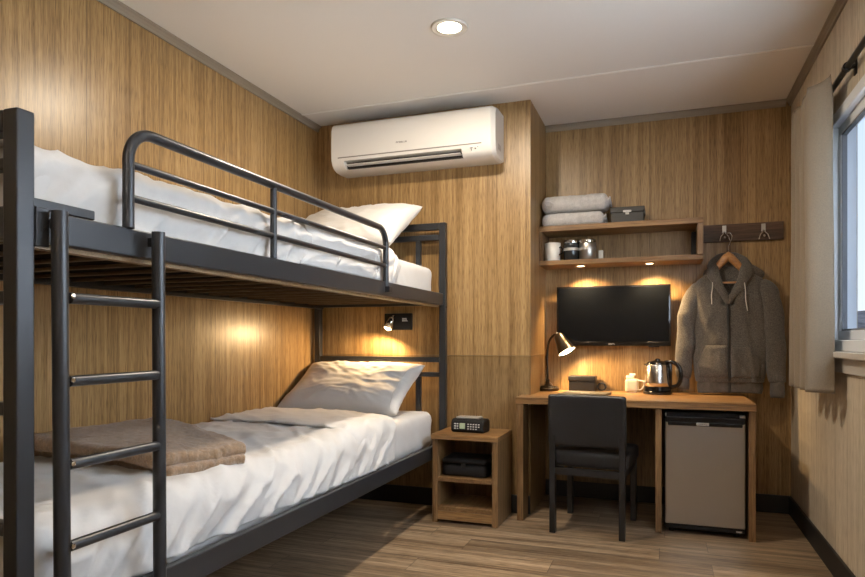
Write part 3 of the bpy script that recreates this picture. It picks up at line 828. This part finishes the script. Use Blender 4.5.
# ------------------------------------------------------------------ things on the desk
# desk lamp
lb = Vector((-.760, 4.44, DZ)); LK = 1.25
t = thing('desk_lamp', 'bronze gooseneck desk lamp shining at the left end of the desk', 'lamp', lb)
obj('base', lathe(B(), [(.060, .0005), (.063, .006), (.062, .016), (.054, .024), (.022, .028), (.010, .040), (.010, .062), (.006, .064)], lb, 40), M['bronze'], t, True)
obj('base_label', bx(lb.x+.012, lb.x+.040, lb.y-.050, lb.y-.040, DZ+.0235, DZ+.0250), M['silver'], t)
neck = [lb+Vector(p) for p in [(0, 0, .06), (-.002, 0, .12), (-.003, 0, .18), (0, 0, .235), (.012, -.004, .278), (.033, -.010, .303), (.050, -.014, .309)]]
sm = []
for i in range(len(neck)-1):
    p0 = neck[max(0, i-1)]; p1 = neck[i]; p2 = neck[i+1]; p3 = neck[min(len(neck)-1, i+2)]
    for k in range(5):
        u = k/5; sm.append(.5*((2*p1)+(-p0+p2)*u+(2*p0-5*p1+4*p2-p3)*u*u+(-p0+3*p1-3*p2+p3)*u**3))
sm.append(neck[-1])
obj('gooseneck', sweep(B(), sm, .0065, 12), M['bronze'], t, 'all')
R = Matrix.Rotation(math.radians(-30), 3, 'Y') @ Matrix.Rotation(math.radians(-14), 3, 'X')
hc = lb+Vector((.062, -.016, .300))
obj('lamp_shade', lathe(B(), [(.010, .012), (.020, .010), (.028, -.005), (.034, -.04), (.050, -.098), (.053, -.104), (.050, -.104), (.032, -.042), (.024, -.004)], hc, 36, M=R), M['bronze'], t, True)
obj('bulb', lathe(B(), [(.046, -.094), (.046, -.097), (.030, -.100), (.006, -.102)], hc, 28, M=R), M['litw'], t, 'all')
obj('shade_knob', lathe(B(), [(.006, .012), (.007, .018), (.003, .022)], hc, 14, M=R), M['silver'], t, 'all')
lamp('desk_lamp_light', 'SPOT', tuple(lb+LK*(hc+R @ Vector((0, 0, -.118))-lb)), 22, AMBER, (math.radians(14), math.radians(-30), 0), .03, 128, .6)
obj('power_cord', sweep(B(), bez((-.770, 4.48, DZ+.012), (-.775, 4.52, DZ+.08), (-.74, 4.55, DZ+.004), 12), .002, 6), M['silver'], t, 'all', label='thin grey power cord')

rescale(t, LK)
# tablet folder
b = B(); prism(b, [(-.635, 4.03), (-.345, 4.06), (-.322, 4.285), (-.600, 4.315)], 'Z', DZ+.0005, DZ+.014); bmesh.ops.bevel(b, geom=b.edges[:], offset=.002, segments=2, affect='EDGES')
t = obj('folder', b, M['leaf'], None); tag(t, 'flat olive brown folder lying on the desk behind the chair', 'folder')
obj('folder_label', bx(-.50, -.445, 4.13, 4.155, DZ+.0142, DZ+.0148), M['silver'], t, label='small pale label')
# black box
t = thing('storage_box', 'small black box on the desk between the lamp and mug', 'box', (-.535, 4.50, DZ))
obj('box_body', bx(-.605, -.455, 4.44, 4.555, DZ+.0005, DZ+.062, .003), M['black'], t)
obj('box_lid', bx(-.608, -.452, 4.437, 4.558, DZ+.0625, DZ+.089, .003), M['black'], t)
rescale(t, 1.15)
# charger coil
b = B(); pts = []
for i in range(70):
    a = i/70*2*PI*4; pts.append((-.405+.026*math.cos(a)*(1+.15*math.sin(i)), 4.515+.010*math.sin(i*.5), DZ+.030+.024*math.sin(a)*(1+.1*math.cos(i*1.3))))
sweep(b, pts, .004, 6)
t = obj('charger_cable', b, M['cap'], None, 'all'); tag(t, 'coiled black cable beside the small black box on the desk', 'cable')
# cream mug holding sachets
mx, my = -.205, 4.50
t = thing('mug', 'cream mug with a handle holding white sachets, left of the kettle', 'mug', (mx, my, DZ))
b = slab(mx-.040, mx+.036, my-.038, my+.038, DZ+.001, DZ+.078, .014, None, 10, 10, 8)
for v in b.verts:
    k = (v.co.z-DZ)/.078; s_ = 1-.06*k; v.co.x = mx+(v.co.x-mx)*s_; v.co.y = my+(v.co.y-my)*s_
obj('cup', b, M['cream'], t, 'all')
obj('handle', sweep(B(), bez((mx+.030, my-.01, DZ+.068), (mx+.085, my-.012, DZ+.070), (mx+.060, my-.012, DZ+.030), 8)+bez((mx+.060, my-.012, DZ+.030), (mx+.050, my-.012, DZ+.012), (mx+.032, my-.012, DZ+.013), 5)[1:], .0055, 10), M['white'], t, 'all')
obj('sachet', bx(mx-.034, mx+.010, my-.024, my+.024, DZ+.0782, DZ+.096, .003), M['white'], t); obj('sachet', bx(mx-.016, mx+.018, my-.018, my+.022, DZ+.0965, DZ+.108, .003), M['white'], t)
obj('foot_ring', lathe(B(), [(.030, .0002), (.036, .0006), (.036, .002), (.03, .0025)], (mx, my, DZ), 24), M['silver'], t)
b = B()
for z in (.03, .052): box(b, mx-.0435, mx-.0385, my-.022, my-.012, DZ+z, DZ+z+.008, .001, 1)
obj('mark', b, M['acline'], t)

rescale(t, 1.15)
# kettle
kx, ky = -.045, 4.40
t = thing('kettle', 'stainless steel electric kettle with black handle on the desk', 'kettle', (kx, ky, DZ))
obj('power_base', lathe(B(), [(.076, .0005), (.080, .004), (.080, .014), (.074, .020)], (kx, ky, DZ), 40), M['gloss'], t, True)
obj('lower_band', lathe(B(), [(.073, .0205), (.0765, .024), (.0745, .044)], (kx, ky, DZ), 40), M['gloss'], t, True)
obj('body', lathe(B(), [(.0742, .0442), (.0725, .07), (.068, .12), (.0625, .165), (.0605, .172)], (kx, ky, DZ), 48), M['kettle'], t, 'all')
obj('lid', lathe(B(), [(.0608, .1722), (.060, .178), (.050, .186), (.028, .1915), (.016, .193), (.015, .200), (.008, .204)], (kx, ky, DZ), 40), M['gloss'], t, True)
hp = [Vector(p) for p in [(kx+.040, ky-.012, DZ+.182), (kx+.075, ky-.022, DZ+.186), (kx+.110, ky-.030, DZ+.165), (kx+.124, ky-.034, DZ+.125), (kx+.122, ky-.034, DZ+.085), (kx+.108, ky-.030, DZ+.055), (kx+.080, ky-.024, DZ+.044), (kx+.068, ky-.018, DZ+.046)]]
hs = []
for i in range(len(hp)-1):
    p0 = hp[max(0, i-1)]; p1 = hp[i]; p2 = hp[i+1]; p3 = hp[min(len(hp)-1, i+2)]
    for k in range(5):
        u = k/5; hs.append(.5*((2*p1)+(-p0+p2)*u+(2*p0-5*p1+4*p2-p3)*u*u+(-p0+3*p1-3*p2+p3)*u**3))
hs.append(hp[-1])
obj('handle', sweep(B(), hs, .0115, 14, up=Vector((0, 1, 0))), M['gloss'], t, 'all')
obj('spine', bx(kx+.058, kx+.078, ky-.030, ky-.004, DZ+.046, DZ+.182, .006), M['gloss'], t, 'all')
b = B(); prism(b, [(kx-.058, DZ+.155), (kx-.078, DZ+.172), (kx-.056, DZ+.173)], 'Y', ky-.016, ky+.004); obj('spout', b, M['kettle'], t)

rescale(t, 1.12)
# ------------------------------------------------------------------ television
t = thing('television', 'flat black television mounted on the wall under the shelf', 'television', (-.335, YB, 1.06))
tx0, tx1, tz0, tz1, ty = -.708, .036, 1.060, 1.467, 4.50
b = B(); box(b, tx0, tx1, ty, ty+.028, tz0, tz1, .004)
tv = obj('casing', b, M['gloss'], t, True)
obj('screen', bx(tx0+.012, tx1-.012, ty-.0012, ty-.0002, tz0+.030, tz1-.012), M['screen'], t)
obj('bottom_bezel', bx(tx0+.004, tx1-.004, ty-.003, ty-.0002, tz0+.001, tz0+.026, .001, 1), M['gloss'], t)
word(t, -.360, tz0+.008, .045, .010, ty-.0035, M['silver'], 9, 6)
obj('rear_housing', bx(tx0+.12, tx1-.12, ty+.0285, ty+.060, tz0+.06, tz1-.06, .006), M['black'], t)
obj('wall_mount', bx(-.45, -.22, ty+.0605, YB-.001, 1.18, 1.34, .003), M['black'], t)
obj('sensor', bx(tx1-.14, tx1-.07, ty+.002, ty+.02, tz0-.007, tz0-.0005, .001, 1), M['black'], t)

# ------------------------------------------------------------------ wall shelf
sx0, sx1, sz0, sz1, syf = XC+.001, .224, 1.602, 1.862, 4.325
t = thing('wall_shelf', 'open wooden box shelf with two spotlights above the television', 'shelf', ((sx0+sx1)/2, YB, sz0))
obj('top_board', bx(sx0, sx1, syf-.01, YB-.001, sz1-.036, sz1, .002), M['desk'], t)
bb = obj('bottom_board', bx(sx0, sx1, syf+.01, YB-.001, sz0, sz0+.032, .002), M['desk'], t)
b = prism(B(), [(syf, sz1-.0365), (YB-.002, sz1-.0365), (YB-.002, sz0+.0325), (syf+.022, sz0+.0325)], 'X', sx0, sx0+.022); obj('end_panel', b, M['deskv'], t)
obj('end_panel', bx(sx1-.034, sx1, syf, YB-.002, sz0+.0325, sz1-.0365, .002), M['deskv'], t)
obj('cable_box', bx(sx1-.062, sx1-.0345, 4.50, YB-.003, sz0+.034, sz1-.06, .002), M['black'], t)
for x in (-.535, -.095):
    s1 = obj('spotlight', lathe(B(), [(.024, -.0045), (.030, -.0045), (.031, -.0005), (.02, -.0003)], (x, 4.43, sz0), 28), M['silver'], t, label='small warm spotlight set into the underside')
    obj('lens', lathe(B(), [(.0235, -.0048), (.0235, -.001), (.005, -.0008)], (x, 4.43, sz0), 24), M['liths'], s1)
    lamp('shelf_spot_light', 'SPOT', (x, 4.43, sz0-.012), 46, AMBER, (math.radians(12), math.radians(-6), 0), .02, 124, .8)

# towels
def towel(z, x0, x1, seed, label, th):
    def d(p, n):
        k = .005*fb(p.x*9, p.y*9, seed+p.z*9)+.0022*fb(p.x*70, p.y*70, p.z*70+seed)
        e = max(0, n.x)
        k += e*(-.010*(abs(math.sin((p.z-z)*PI/(th)*2))**.5)+.006)
        return n*k
    b = slab(x0, x1, 4.36, 4.56, z, z+th, th*.46, d, 60, 30, 14)
    o = obj('folded_towel', b, M['towel'], smooth='all'); tag(o, label, 'towel', 'folded towels on the wall shelf')
    # spiral fold seen at the end
    b = B(); pts = [(x1-.001+.002*math.sin(i*.6), 4.46+(.085*(1-i/46))*math.cos(i*.27)*-1, z+th/2+(th*.34*(1-i/46))*math.sin(i*.27)) for i in range(40)]
    sweep(b, pts, .006, 6); obj('folded_edge', b, M['towel'], o, 'all')
    return o
t1 = towel(sz1+.003, -.790, -.372, 3, 'lower pale grey folded towel lying on the wall shelf', .090)
t2 = towel(sz1+.106, -.797, -.345, 9, 'upper pale grey folded towel with a hanging loop, on the other towel', .106)
b = B(); sweep(b, [(-.765, 4.353, sz1+.150), (-.755, 4.345, sz1+.165), (-.730, 4.343, sz1+.168), (-.715, 4.345, sz1+.155), (-.728, 4.345, sz1+.142), (-.755, 4.347, sz1+.142), (-.765, 4.353, sz1+.150)], .004, 6)
sweep(b, [(-.722, 4.346, sz1+.145), (-.718, 4.348, sz1+.118), (-.720, 4.354, sz1+.100)], .0035, 6)
obj('hanging_loop', b, M['towel'], t2, 'all')
# box on shelf
t = thing('storage_box', 'dark lidded storage box with silver latch beside the towels on the shelf', 'box', (-.235, 4.46, sz1))
obj('box_body', bx(-.334, -.130, 4.385, 4.555, sz1+.0005, sz1+.072, .004), M['box'], t)
obj('box_lid', bx(-.340, -.124, 4.379, 4.561, sz1+.0725, sz1+.108, .004), M['box'], t)
b = B(); box(b, -.258, -.205, 4.372, 4.3785, sz1+.071, sz1+.085, .002); box(b, -.243, -.220, 4.376, 4.3845, sz1+.058, sz1+.070, .001, 1); obj('latch', b, M['silver'], t)
# mug and canisters in the shelf
sb = sz0+.0325
t = thing('white_mug', 'white mug at the left end inside the wall shelf', 'mug', (-.725, 4.44, sb))
obj('cup', lathe(B(), [(.046, .0005), (.050, .004), (.052, .06), (.0535, .128), (.050, .128), (.047, .012)], (-.725, 4.44, sb), 36), M['white'], t, 'all')
obj('handle', sweep(B(), [(-.678, 4.42, sb+.095), (-.665, 4.41, sb+.098), (-.652, 4.405, sb+.080), (-.655, 4.405, sb+.055), (-.680, 4.42, sb+.045)], .005, 8), M['bronze'], t, 'all')
def can(x, y, r, h, m, lab, dup_=None):
    t = thing('canister', lab, 'canister', (x, y, sb), 'glass canisters in the wall shelf')
    obj('jar', lathe(B(), [(r-.004, .0005), (r, .005), (r, h*.8), (r-.003, h*.86)], (x, y, sb), 32), M[m], t, 'all')
    obj('lid', lathe(B(), [(r+.001, h*.86), (r+.002, h*.9), (r+.001, h), (r-.01, h+.002)], (x, y, sb), 32), M['chrome'], t, True)
    obj('band', lathe(B(), [(r+.0005, h*.50), (r+.0015, h*.51), (r+.0015, h*.62), (r+.0005, h*.63)], (x, y, sb), 32), M['silver'], t)
    rescale(t, 1.12)
can(-.600, 4.46, .047, .128, 'jar', 'dark smoked canister next to the white mug inside the wall shelf')
can(-.490, 4.44, .049, .124, 'steel', 'silver canister on the right of the dark canister inside the wall shelf')
t = obj('card', bx(-.425, -.395, 4.50, 4.53, sb+.0005, sb+.075, .002), M['silver'], None); tag(t, 'small grey carton right of the silver canister inside the wall shelf', 'carton')

# ------------------------------------------------------------------ coat rack, hanger, hoodie
t = thing('coat_rack', 'dark walnut wall board with two steel hooks beside the window curtain', 'coat rack', (.48, YB, 1.73))
obj('board', bx(.226, .706, YB-.020, YB-.001, 1.738, 1.852, .003), M['rack'], t)
for x in (.362, .590):
    h = obj('hook', bx(x-.012, x+.012, YB-.027, YB-.0205, 1.792, 1.842, .002), M['steel'], t, label='steel coat hook with two prongs')
    for s_ in (-1, 1):
        obj('prong', sweep(B(), [(x, YB-.030, 1.80), (x+s_*.008, YB-.045, 1.785), (x+s_*.022, YB-.055, 1.768), (x+s_*.028, YB-.060, 1.745), (x+s_*.030, YB-.066, 1.738)], .0042, 8), M['chrome'], h, 'all')
    obj('peg', lathe(B(), [(.004, 0), (.004, .03), (.008, .032), (.008, .038), (.003, .040)], (x, YB-.026, 1.760), 14, M=Matrix.Rotation(PI/2, 3, 'X')), M['chrome'], h, 'all')

HY = 4.475   # plane of the hoodie
hk = .373
t = thing('clothes_hanger', 'wooden clothes hanger with steel hook inside the grey hoodie', 'hanger', (hk, HY, 1.60))
pts = [(hk-.006, HY+.052, 1.772), (hk+.004, HY+.050, 1.786), (hk+.020, HY+.048, 1.784), (hk+.030, HY+.044, 1.765), (hk+.026, HY+.036, 1.740), (hk+.012, HY+.022, 1.712), (hk+.004, HY-.006, 1.690), (hk+.003, HY-.020, 1.640)]
obj('hanger_hook', sweep(B(), pts, .0028, 8), M['chrome'], t, 'all')
b = B(); top = []
HW_ = .128
for i in range(25):
    u = -1+2*i/24; z = 1.632-.145*abs(u)**1.05; top.append((hk+.003+u*HW_, HY-.022, z))
sweep(b, top, [.011+.009*(1-abs(-1+2*i/24)) for i in range(25)], 10, scale=[(1.35, .75)]*25)
obj('shoulder_bar', b, M['hanger'], t, 'all')
obj('trouser_bar', bx(hk-.11, hk+.116, HY-.034, HY-.016, 1.455, 1.468, .003), M['hanger'], t)

t = thing('hoodie', 'grey marl zip hoodie hanging on a wooden hanger from the coat rack', 'hoodie', (.385, HY, .76))
# torso: rows (z, cx, half width, half depth)
rows = [(.835, .383, .196, .056), (.87, .383, .203, .062), (.92, .382, .209, .064), (1.0, .382, .214, .065), (1.1, .382, .215, .066), (1.2, .383, .216, .066), (1.28, .384, .217, .065), (1.35, .384, .219, .062), (1.41, .384, .222, .058), (1.45, .384, .215, .053), (1.485, .384, .185, .048), (1.515, .384, .145, .044), (1.545, .384, .105, .040), (1.565, .384, .078, .036)]
def interp(z):
    for a, c in zip(rows, rows[1:]):
        if a[0] <= z <= c[0]:
            u = (z-a[0])/(c[0]-a[0]); return [a[k]+(c[k]-a[k])*u for k in range(4)]
    return rows[0] if z < rows[0][0] else rows[-1]
def wr(x, z):
    k = .015*fb(x*7, z*3.0, 4)+.010*max(0, ridge(x*9+z*1.5, z*1.6, 7))**2
    k += .006*max(0, ridge((x-.38)*3+z*7, x*5, 2))**3*(1 if z < 1.02 else .3)
    return k
def fronty(x, z, off=0):
    _, cx, hw, hd = interp(z); u = min(.999, abs(x-cx)/hw)
    return HY-hd*(1-u**2.6)**(1/2.2)-wr(x, z)-off
b = B(); nz_, na = 84, 72; grid = []
vx = .372; vz = 1.318     # bottom of the open neck
for j in range(nz_+1):
    z = rows[0][0]+(rows[-1][0]-rows[0][0])*j/nz_; _, cx, hw, hd = interp(z); ring = []
    for k in range(na):
        a = 2*PI*k/na; ca, sa = math.cos(a), math.sin(a)
        x = cx+hw*math.copysign(abs(ca)**.80, ca)
        if sa < 0: y = fronty(x, z)
        else: y = HY+hd*.8*sa**.8
        # open V: the cloth between the lapels drops back
        if sa < 0 and z > vz:
            wv = .020+(z-vz)*.38; u = abs(x-vx-.012*(z-vz)/.2)/wv
            if u < 1: y = max(y, min(HY+.004, HY-hd+(1-u**4)*(hd+.004)))
        ring.append(b.verts.new((x, y, z)))
    grid.append(ring)
for A, D in zip(grid, grid[1:]):
    for k in range(na): b.faces.new((A[k], A[(k+1) % na], D[(k+1) % na], D[k]))
b.faces.new(grid[0]); b.faces.new(list(reversed(grid[-1])))
bmesh.ops.recalc_face_normals(b, faces=b.faces)
torso = obj('torso', b, M['hoodie'], t, 'all')
# lining visible in the V
b = B()
V = [(vx, vz+.015), (vx-.058, 1.44), (vx-.070, 1.52), (vx-.050, 1.60), (vx+.010, 1.618), (vx+.066, 1.60), (vx+.082, 1.52), (vx+.066, 1.44)]
prism(b, V, 'Y', HY+.006, HY+.012); obj('neck_lining', b, M['hoodin'], t)
obj('neck_label', bx(vx-.006, vx+.028, HY+.0035, HY+.0055, 1.548, 1.560), M['ink'], t)
# hem
b = B(); hem = []
for j in range(13):
    z = .768+.078*j/12; s_ = .955+.03*math.sin(PI*j/12); ring = []
    for k in range(120):
        a = 2*PI*k/120; ca, sa = math.cos(a), math.sin(a)
        rb = 1+.006*math.cos(k*PI)
        zz = z+.006*math.sin(ca*3+1)
        ring.append(b.verts.new((.384+.193*s_*rb*math.copysign(abs(ca)**.8, ca), HY+.058*s_*rb*math.copysign(abs(sa)**.75, sa)-(.004*fb(ca*3, z*4, 3)), zz)))
    hem.append(ring)
for A, D in zip(hem, hem[1:]):
    for k in range(120): b.faces.new((A[k], A[(k+1) % 120], D[(k+1) % 120], D[k]))
b.faces.new(hem[0]); b.faces.new(list(reversed(hem[-1]))); bmesh.ops.recalc_face_normals(b, faces=b.faces)
obj('hem_band', b, M['rib'], t, 'all')
# sleeves
def sleeve(pts, rad, seed, name='sleeve'):
    b = B(); P_ = []; R_ = []
    for i in range(len(pts)-1):
        p0 = Vector(pts[max(0, i-1)]); p1 = Vector(pts[i]); p2 = Vector(pts[i+1]); p3 = Vector(pts[min(len(pts)-1, i+2)])
        for k in range(8):
            u = k/8; P_.append(.5*((2*p1)+(-p0+p2)*u+(2*p0-5*p1+4*p2-p3)*u*u+(-p0+3*p1-3*p2+p3)*u**3)); R_.append(rad[i]+(rad[i+1]-rad[i])*u)
    P_.append(Vector(pts[-1])); R_.append(rad[-1])
    sweep(b, P_, R_, 28, scale=[(1.05, .66)]*len(P_), up=Vector((1, 0, 0)))
    b.normal_update()
    for v in list(b.verts):
        n = v.normal; p = v.co
        v.co = p+n*(.009*ridge(p.z*5+p.x*4, p.x*6, seed)+.006*fb(p.x*8, p.z*5, seed)+.005*max(0, ridge(p.z*16+p.x*10, p.y*4, seed+3))**2*(1 if p.z < 1.0 else .4))
    return obj(name, b, M['hoodie'], t, 'all')
sl_ = sleeve([(.215, HY, 1.435), (.168, HY-.012, 1.385), (.142, HY-.014, 1.28), (.130, HY-.016, 1.16), (.120, HY-.018, 1.04), (.113, HY-.018, .93), (.112, HY-.018, .862)], [.036, .049, .050, .049, .047, .042, .034], 2)
obj('cuff', sweep(B(), [(.112, HY-.018, .868), (.112, HY-.018, .85), (.113, HY-.018, .80), (.113, HY-.018, .782)], [.032, .036, .036, .033], 28, scale=[(1, .8)]*4, up=Vector((1, 0, 0))), M['rib'], sl_, 'all')
sr_ = sleeve([(.560, HY, 1.450), (.600, HY-.012, 1.395), (.622, HY-.014, 1.28), (.636, HY-.018, 1.16), (.643, HY-.022, 1.04), (.648, HY-.024, .92), (.650, HY-.024, .845)], [.036, .050, .053, .052, .050, .046, .038], 12)
obj('cuff', sweep(B(), [(.650, HY-.024, .850), (.650, HY-.024, .83), (.651, HY-.024, .77), (.651, HY-.024, .745)], [.035, .040, .042, .038], 28, scale=[(1, .8)]*4, up=Vector((1, 0, 0))), M['rib'], sr_, 'all')
# hood: a thick collar sweeping round the neck, fuller behind
path = [(vx+.000, HY-.055, 1.325), (vx-.024, HY-.060, 1.385), (vx-.062, HY-.055, 1.450), (vx-.086, HY-.035, 1.520), (vx-.082, HY-.005, 1.575), (vx-.058, HY+.030, 1.618), (vx-.020, HY+.048, 1.636), (vx+.030, HY+.048, 1.636), (vx+.074, HY+.030, 1.614), (vx+.104, HY-.005, 1.568), (vx+.104, HY-.035, 1.515), (vx+.074, HY-.055, 1.450), (vx+.030, HY-.060, 1.385), (vx+.004, HY-.055, 1.325)]
rr = [.010, .019, .026, .034, .034, .030, .027, .027, .030, .036, .038, .028, .019, .010]
b = B(); P_ = []; R_ = []
for i in range(len(path)-1):
    p0 = Vector(path[max(0, i-1)]); p1 = Vector(path[i]); p2 = Vector(path[i+1]); p3 = Vector(path[min(len(path)-1, i+2)])
    for k in range(6):
        u = k/6; P_.append(.5*((2*p1)+(-p0+p2)*u+(2*p0-5*p1+4*p2-p3)*u*u+(-p0+3*p1-3*p2+p3)*u**3)); R_.append(rr[i]+(rr[i+1]-rr[i])*u)
sweep(b, P_, R_, 20, scale=[(.62, 1)]*len(P_), up=Vector((0, 1, 0))); b.normal_update()
for v in list(b.verts): v.co += v.normal*(.005*fb(v.co.x*14, v.co.z*10, 3)+.004*ridge(v.co.x*12, v.co.z*12, 5))
hood = obj('hood', b, M['hoodie'], t, 'all')
for (c, a, seed) in (((vx+.135, HY+.012, 1.530), (.072, .040, .042), 3), ((vx-.105, HY+.012, 1.522), (.040, .036, .036), 8)):
    b = B(); bmesh.ops.create_uvsphere(b, u_segments=28, v_segments=18, radius=1)
    for v in b.verts:
        p = v.co.copy(); k = 1+.14*fb(p.x*1.5, p.z*1.5, seed)+.08*ridge(p.x*2+p.z*2, p.y, seed)
        v.co = Vector((c[0]+p.x*a[0]*k, c[1]+p.y*a[1]*k, c[2]+p.z*a[2]*k-p.x*a[0]*.35*(1 if c[0] > vx else -1)))
    obj('hood_fold', b, M['hoodie'], hood, 'all')
# zip
b = B(); strip = []
for j in range(61):
    z = .772+(vz+.02-.772)*j/60; x = .377-.006*j/60+.003*math.sin(j*.2); zz = max(z, .84)
    yy = fronty(x, zz, .003) if z > .845 else HY-.0605
    strip.append([b.verts.new((x+s_*.0055, yy+.002*(abs(s_) > .5), z)) for s_ in (-1.5, -.5, .5, 1.5)])
for A, D in zip(strip, strip[1:]):
    for k in range(3): b.faces.new((A[k], A[k+1], D[k+1], D[k]))
bmesh.ops.recalc_face_normals(b, faces=b.faces)
zo = obj('zip', b, M['zip'], t, 'all', label='dark front zip'); md = zo.modifiers.new('thick', 'SOLIDIFY'); md.thickness = .003; md.offset = 0
obj('zip_pull', bx(.366, .378, fronty(.372, 1.29)-.012, fronty(.372, 1.29)-.006, 1.262, 1.300, .002), M['cap'], zo)
# pockets: padded panels with a slanting opening
for sgn, P4 in ((-1, [(.365, 1.075), (.236, 1.068), (.190, .955), (.205, .868), (.367, .862)]), (1, [(.388, 1.075), (.492, 1.076), (.556, .985), (.552, .870), (.388, .862)])):
    b = B(); n = 22; g = []
    zs0, zs1 = .864, 1.074
    def xlim(z):
        xs = []
        for i in range(5):
            (xa_, za_), (xb_, zb_) = P4[i], P4[(i+1) % 5]
            if (za_-z)*(zb_-z) <= 0 and abs(za_-zb_) > 1e-4: xs.append(xa_+(xb_-xa_)*(z-za_)/(zb_-za_))
        return (min(xs), max(xs)) if len(xs) > 1 else (P4[0][0], P4[0][0]+.001)
    for j in range(n+1):
        z = zs0+(zs1-.010-zs0)*j/n+.001
        xa_, xb_ = xlim(z); row = []
        for i in range(n+1):
            x = xa_+(xb_-xa_)*i/n; e = min(1, min(i, n-i)/2, min(j, n-j)/2)
            row.append(b.verts.new((x, fronty(x, z, .002+.007*e), z)))
        g.append(row)
    for A, D in zip(g, g[1:]):
        for i in range(n): b.faces.new((A[i], A[i+1], D[i+1], D[i]))
    bmesh.ops.recalc_face_normals(b, faces=b.faces)
    po = obj('pocket', b, M['hoodie'], t, 'all'); md = po.modifiers.new('thick', 'SOLIDIFY'); md.thickness = .003; md.offset = 0
    a_, c_ = (P4[1], P4[2])
    b = B(); sweep(b, [(a_[0]+(c_[0]-a_[0])*i/10, fronty(a_[0]+(c_[0]-a_[0])*i/10, a_[1]+(c_[1]-a_[1])*i/10, .006), a_[1]+(c_[1]-a_[1])*i/10) for i in range(11)], .0045, 8)
    obj('pocket_welt', b, M['rib'], po, 'all')
for (xa_, za_, xb_, zb_) in ((.281, 1.462, .274, 1.325), (.462, 1.455, .478, 1.280)):
    b = B(); sweep(b, [(xa_+(xb_-xa_)*i/8+.002*math.sin(i), fronty(xa_+(xb_-xa_)*i/8, min(1.44, za_+(zb_-za_)*i/8), .012 if i > 0 else .02), za_+(zb_-za_)*i/8) for i in range(9)], .0028, 8)
    obj('drawstring', b, M['cord'], t, 'all', label='white drawstring')

# ------------------------------------------------------------------ curtain and rod
rz = 2.240; rx = .716
t = thing('curtain_rod', 'black metal curtain rod on brackets above the window', 'curtain rod', (rx, 2.5, rz))
obj('rod', sweep(B(), [(rx, .7, rz), (rx, 3.90, rz)], .0125, 14), M['cap'], t, 'all')
obj('finial', lathe(B(), [(.0125, 0), (.018, .004), (.020, .018), (.010, .026)], (rx, 3.90, rz), 16, M=Matrix.Rotation(-PI/2, 3, 'X')), M['cap'], t, 'all')
for y in (3.12, 1.0):
    b = B(); box(b, rx+.008, XR-.001, y-.008, y+.008, rz-.008, rz+.008, .002); box(b, XR-.008, XR-.001, y-.016, y+.016, rz-.035, rz+.035, .002); 
    sweep(b, [(rx, y-.014, rz), (rx, y+.014, rz)], .0185, 14)
    obj('rod_bracket', b, M['cap'], t, True)
cy0, cy1, cz0, cz1 = 3.262, 3.78, .865, 2.262
b = B(); nyc, nzc = 190, 70; grid = []
for j in range(nzc+1):
    v = j/nzc; row = []
    for i in range(nyc+1):
        u = i/nyc
        yb_ = cy0+(cy1-cy0)*u
        pl = u*4.0+.2
        w1 = math.sin(2*PI*(pl)+.35*math.sin(v*3+u*5))
        w1 = math.copysign(abs(w1)**.9, w1)
        near = math.exp(-u*6); amp = (.047+.008*near)*(1-.12*v)+.006*noise.noise(Vector((u*6, v*2, 1)))
        if v > .93: amp *= 1-(v-.93)*3.0
        x = min(.700, .651-.006*near+amp*w1+.006*noise.noise(Vector((u*9, v*2.5, 4))))
        y = yb_+(.026+.006*near)*math.cos(2*PI*pl+.5)*(.6+.4*v)+.012*noise.noise(Vector((u*3, v*2, 9)))
        ztop = cz1-.004+.01*u+.010*math.sin(pl*9)
        z = cz0+(ztop-cz0)*v
        if v > .985: z -= .006*(1-w1)
        z += .012*u*0
        row.append(b.verts.new((x, y, z)))
    grid.append(row)
for A, D in zip(grid, grid[1:]):
    for i in range(nyc): b.faces.new((A[i], A[i+1], D[i+1], D[i]))
bmesh.ops.recalc_face_normals(b, faces=b.faces)
cu = obj('curtain', b, M['curtain'], None, 'all'); md = cu.modifiers.new('thick', 'SOLIDIFY'); md.thickness = .003; md.offset = 0
tag(cu, 'beige pleated linen curtain drawn to the corner side of the window', 'curtain')
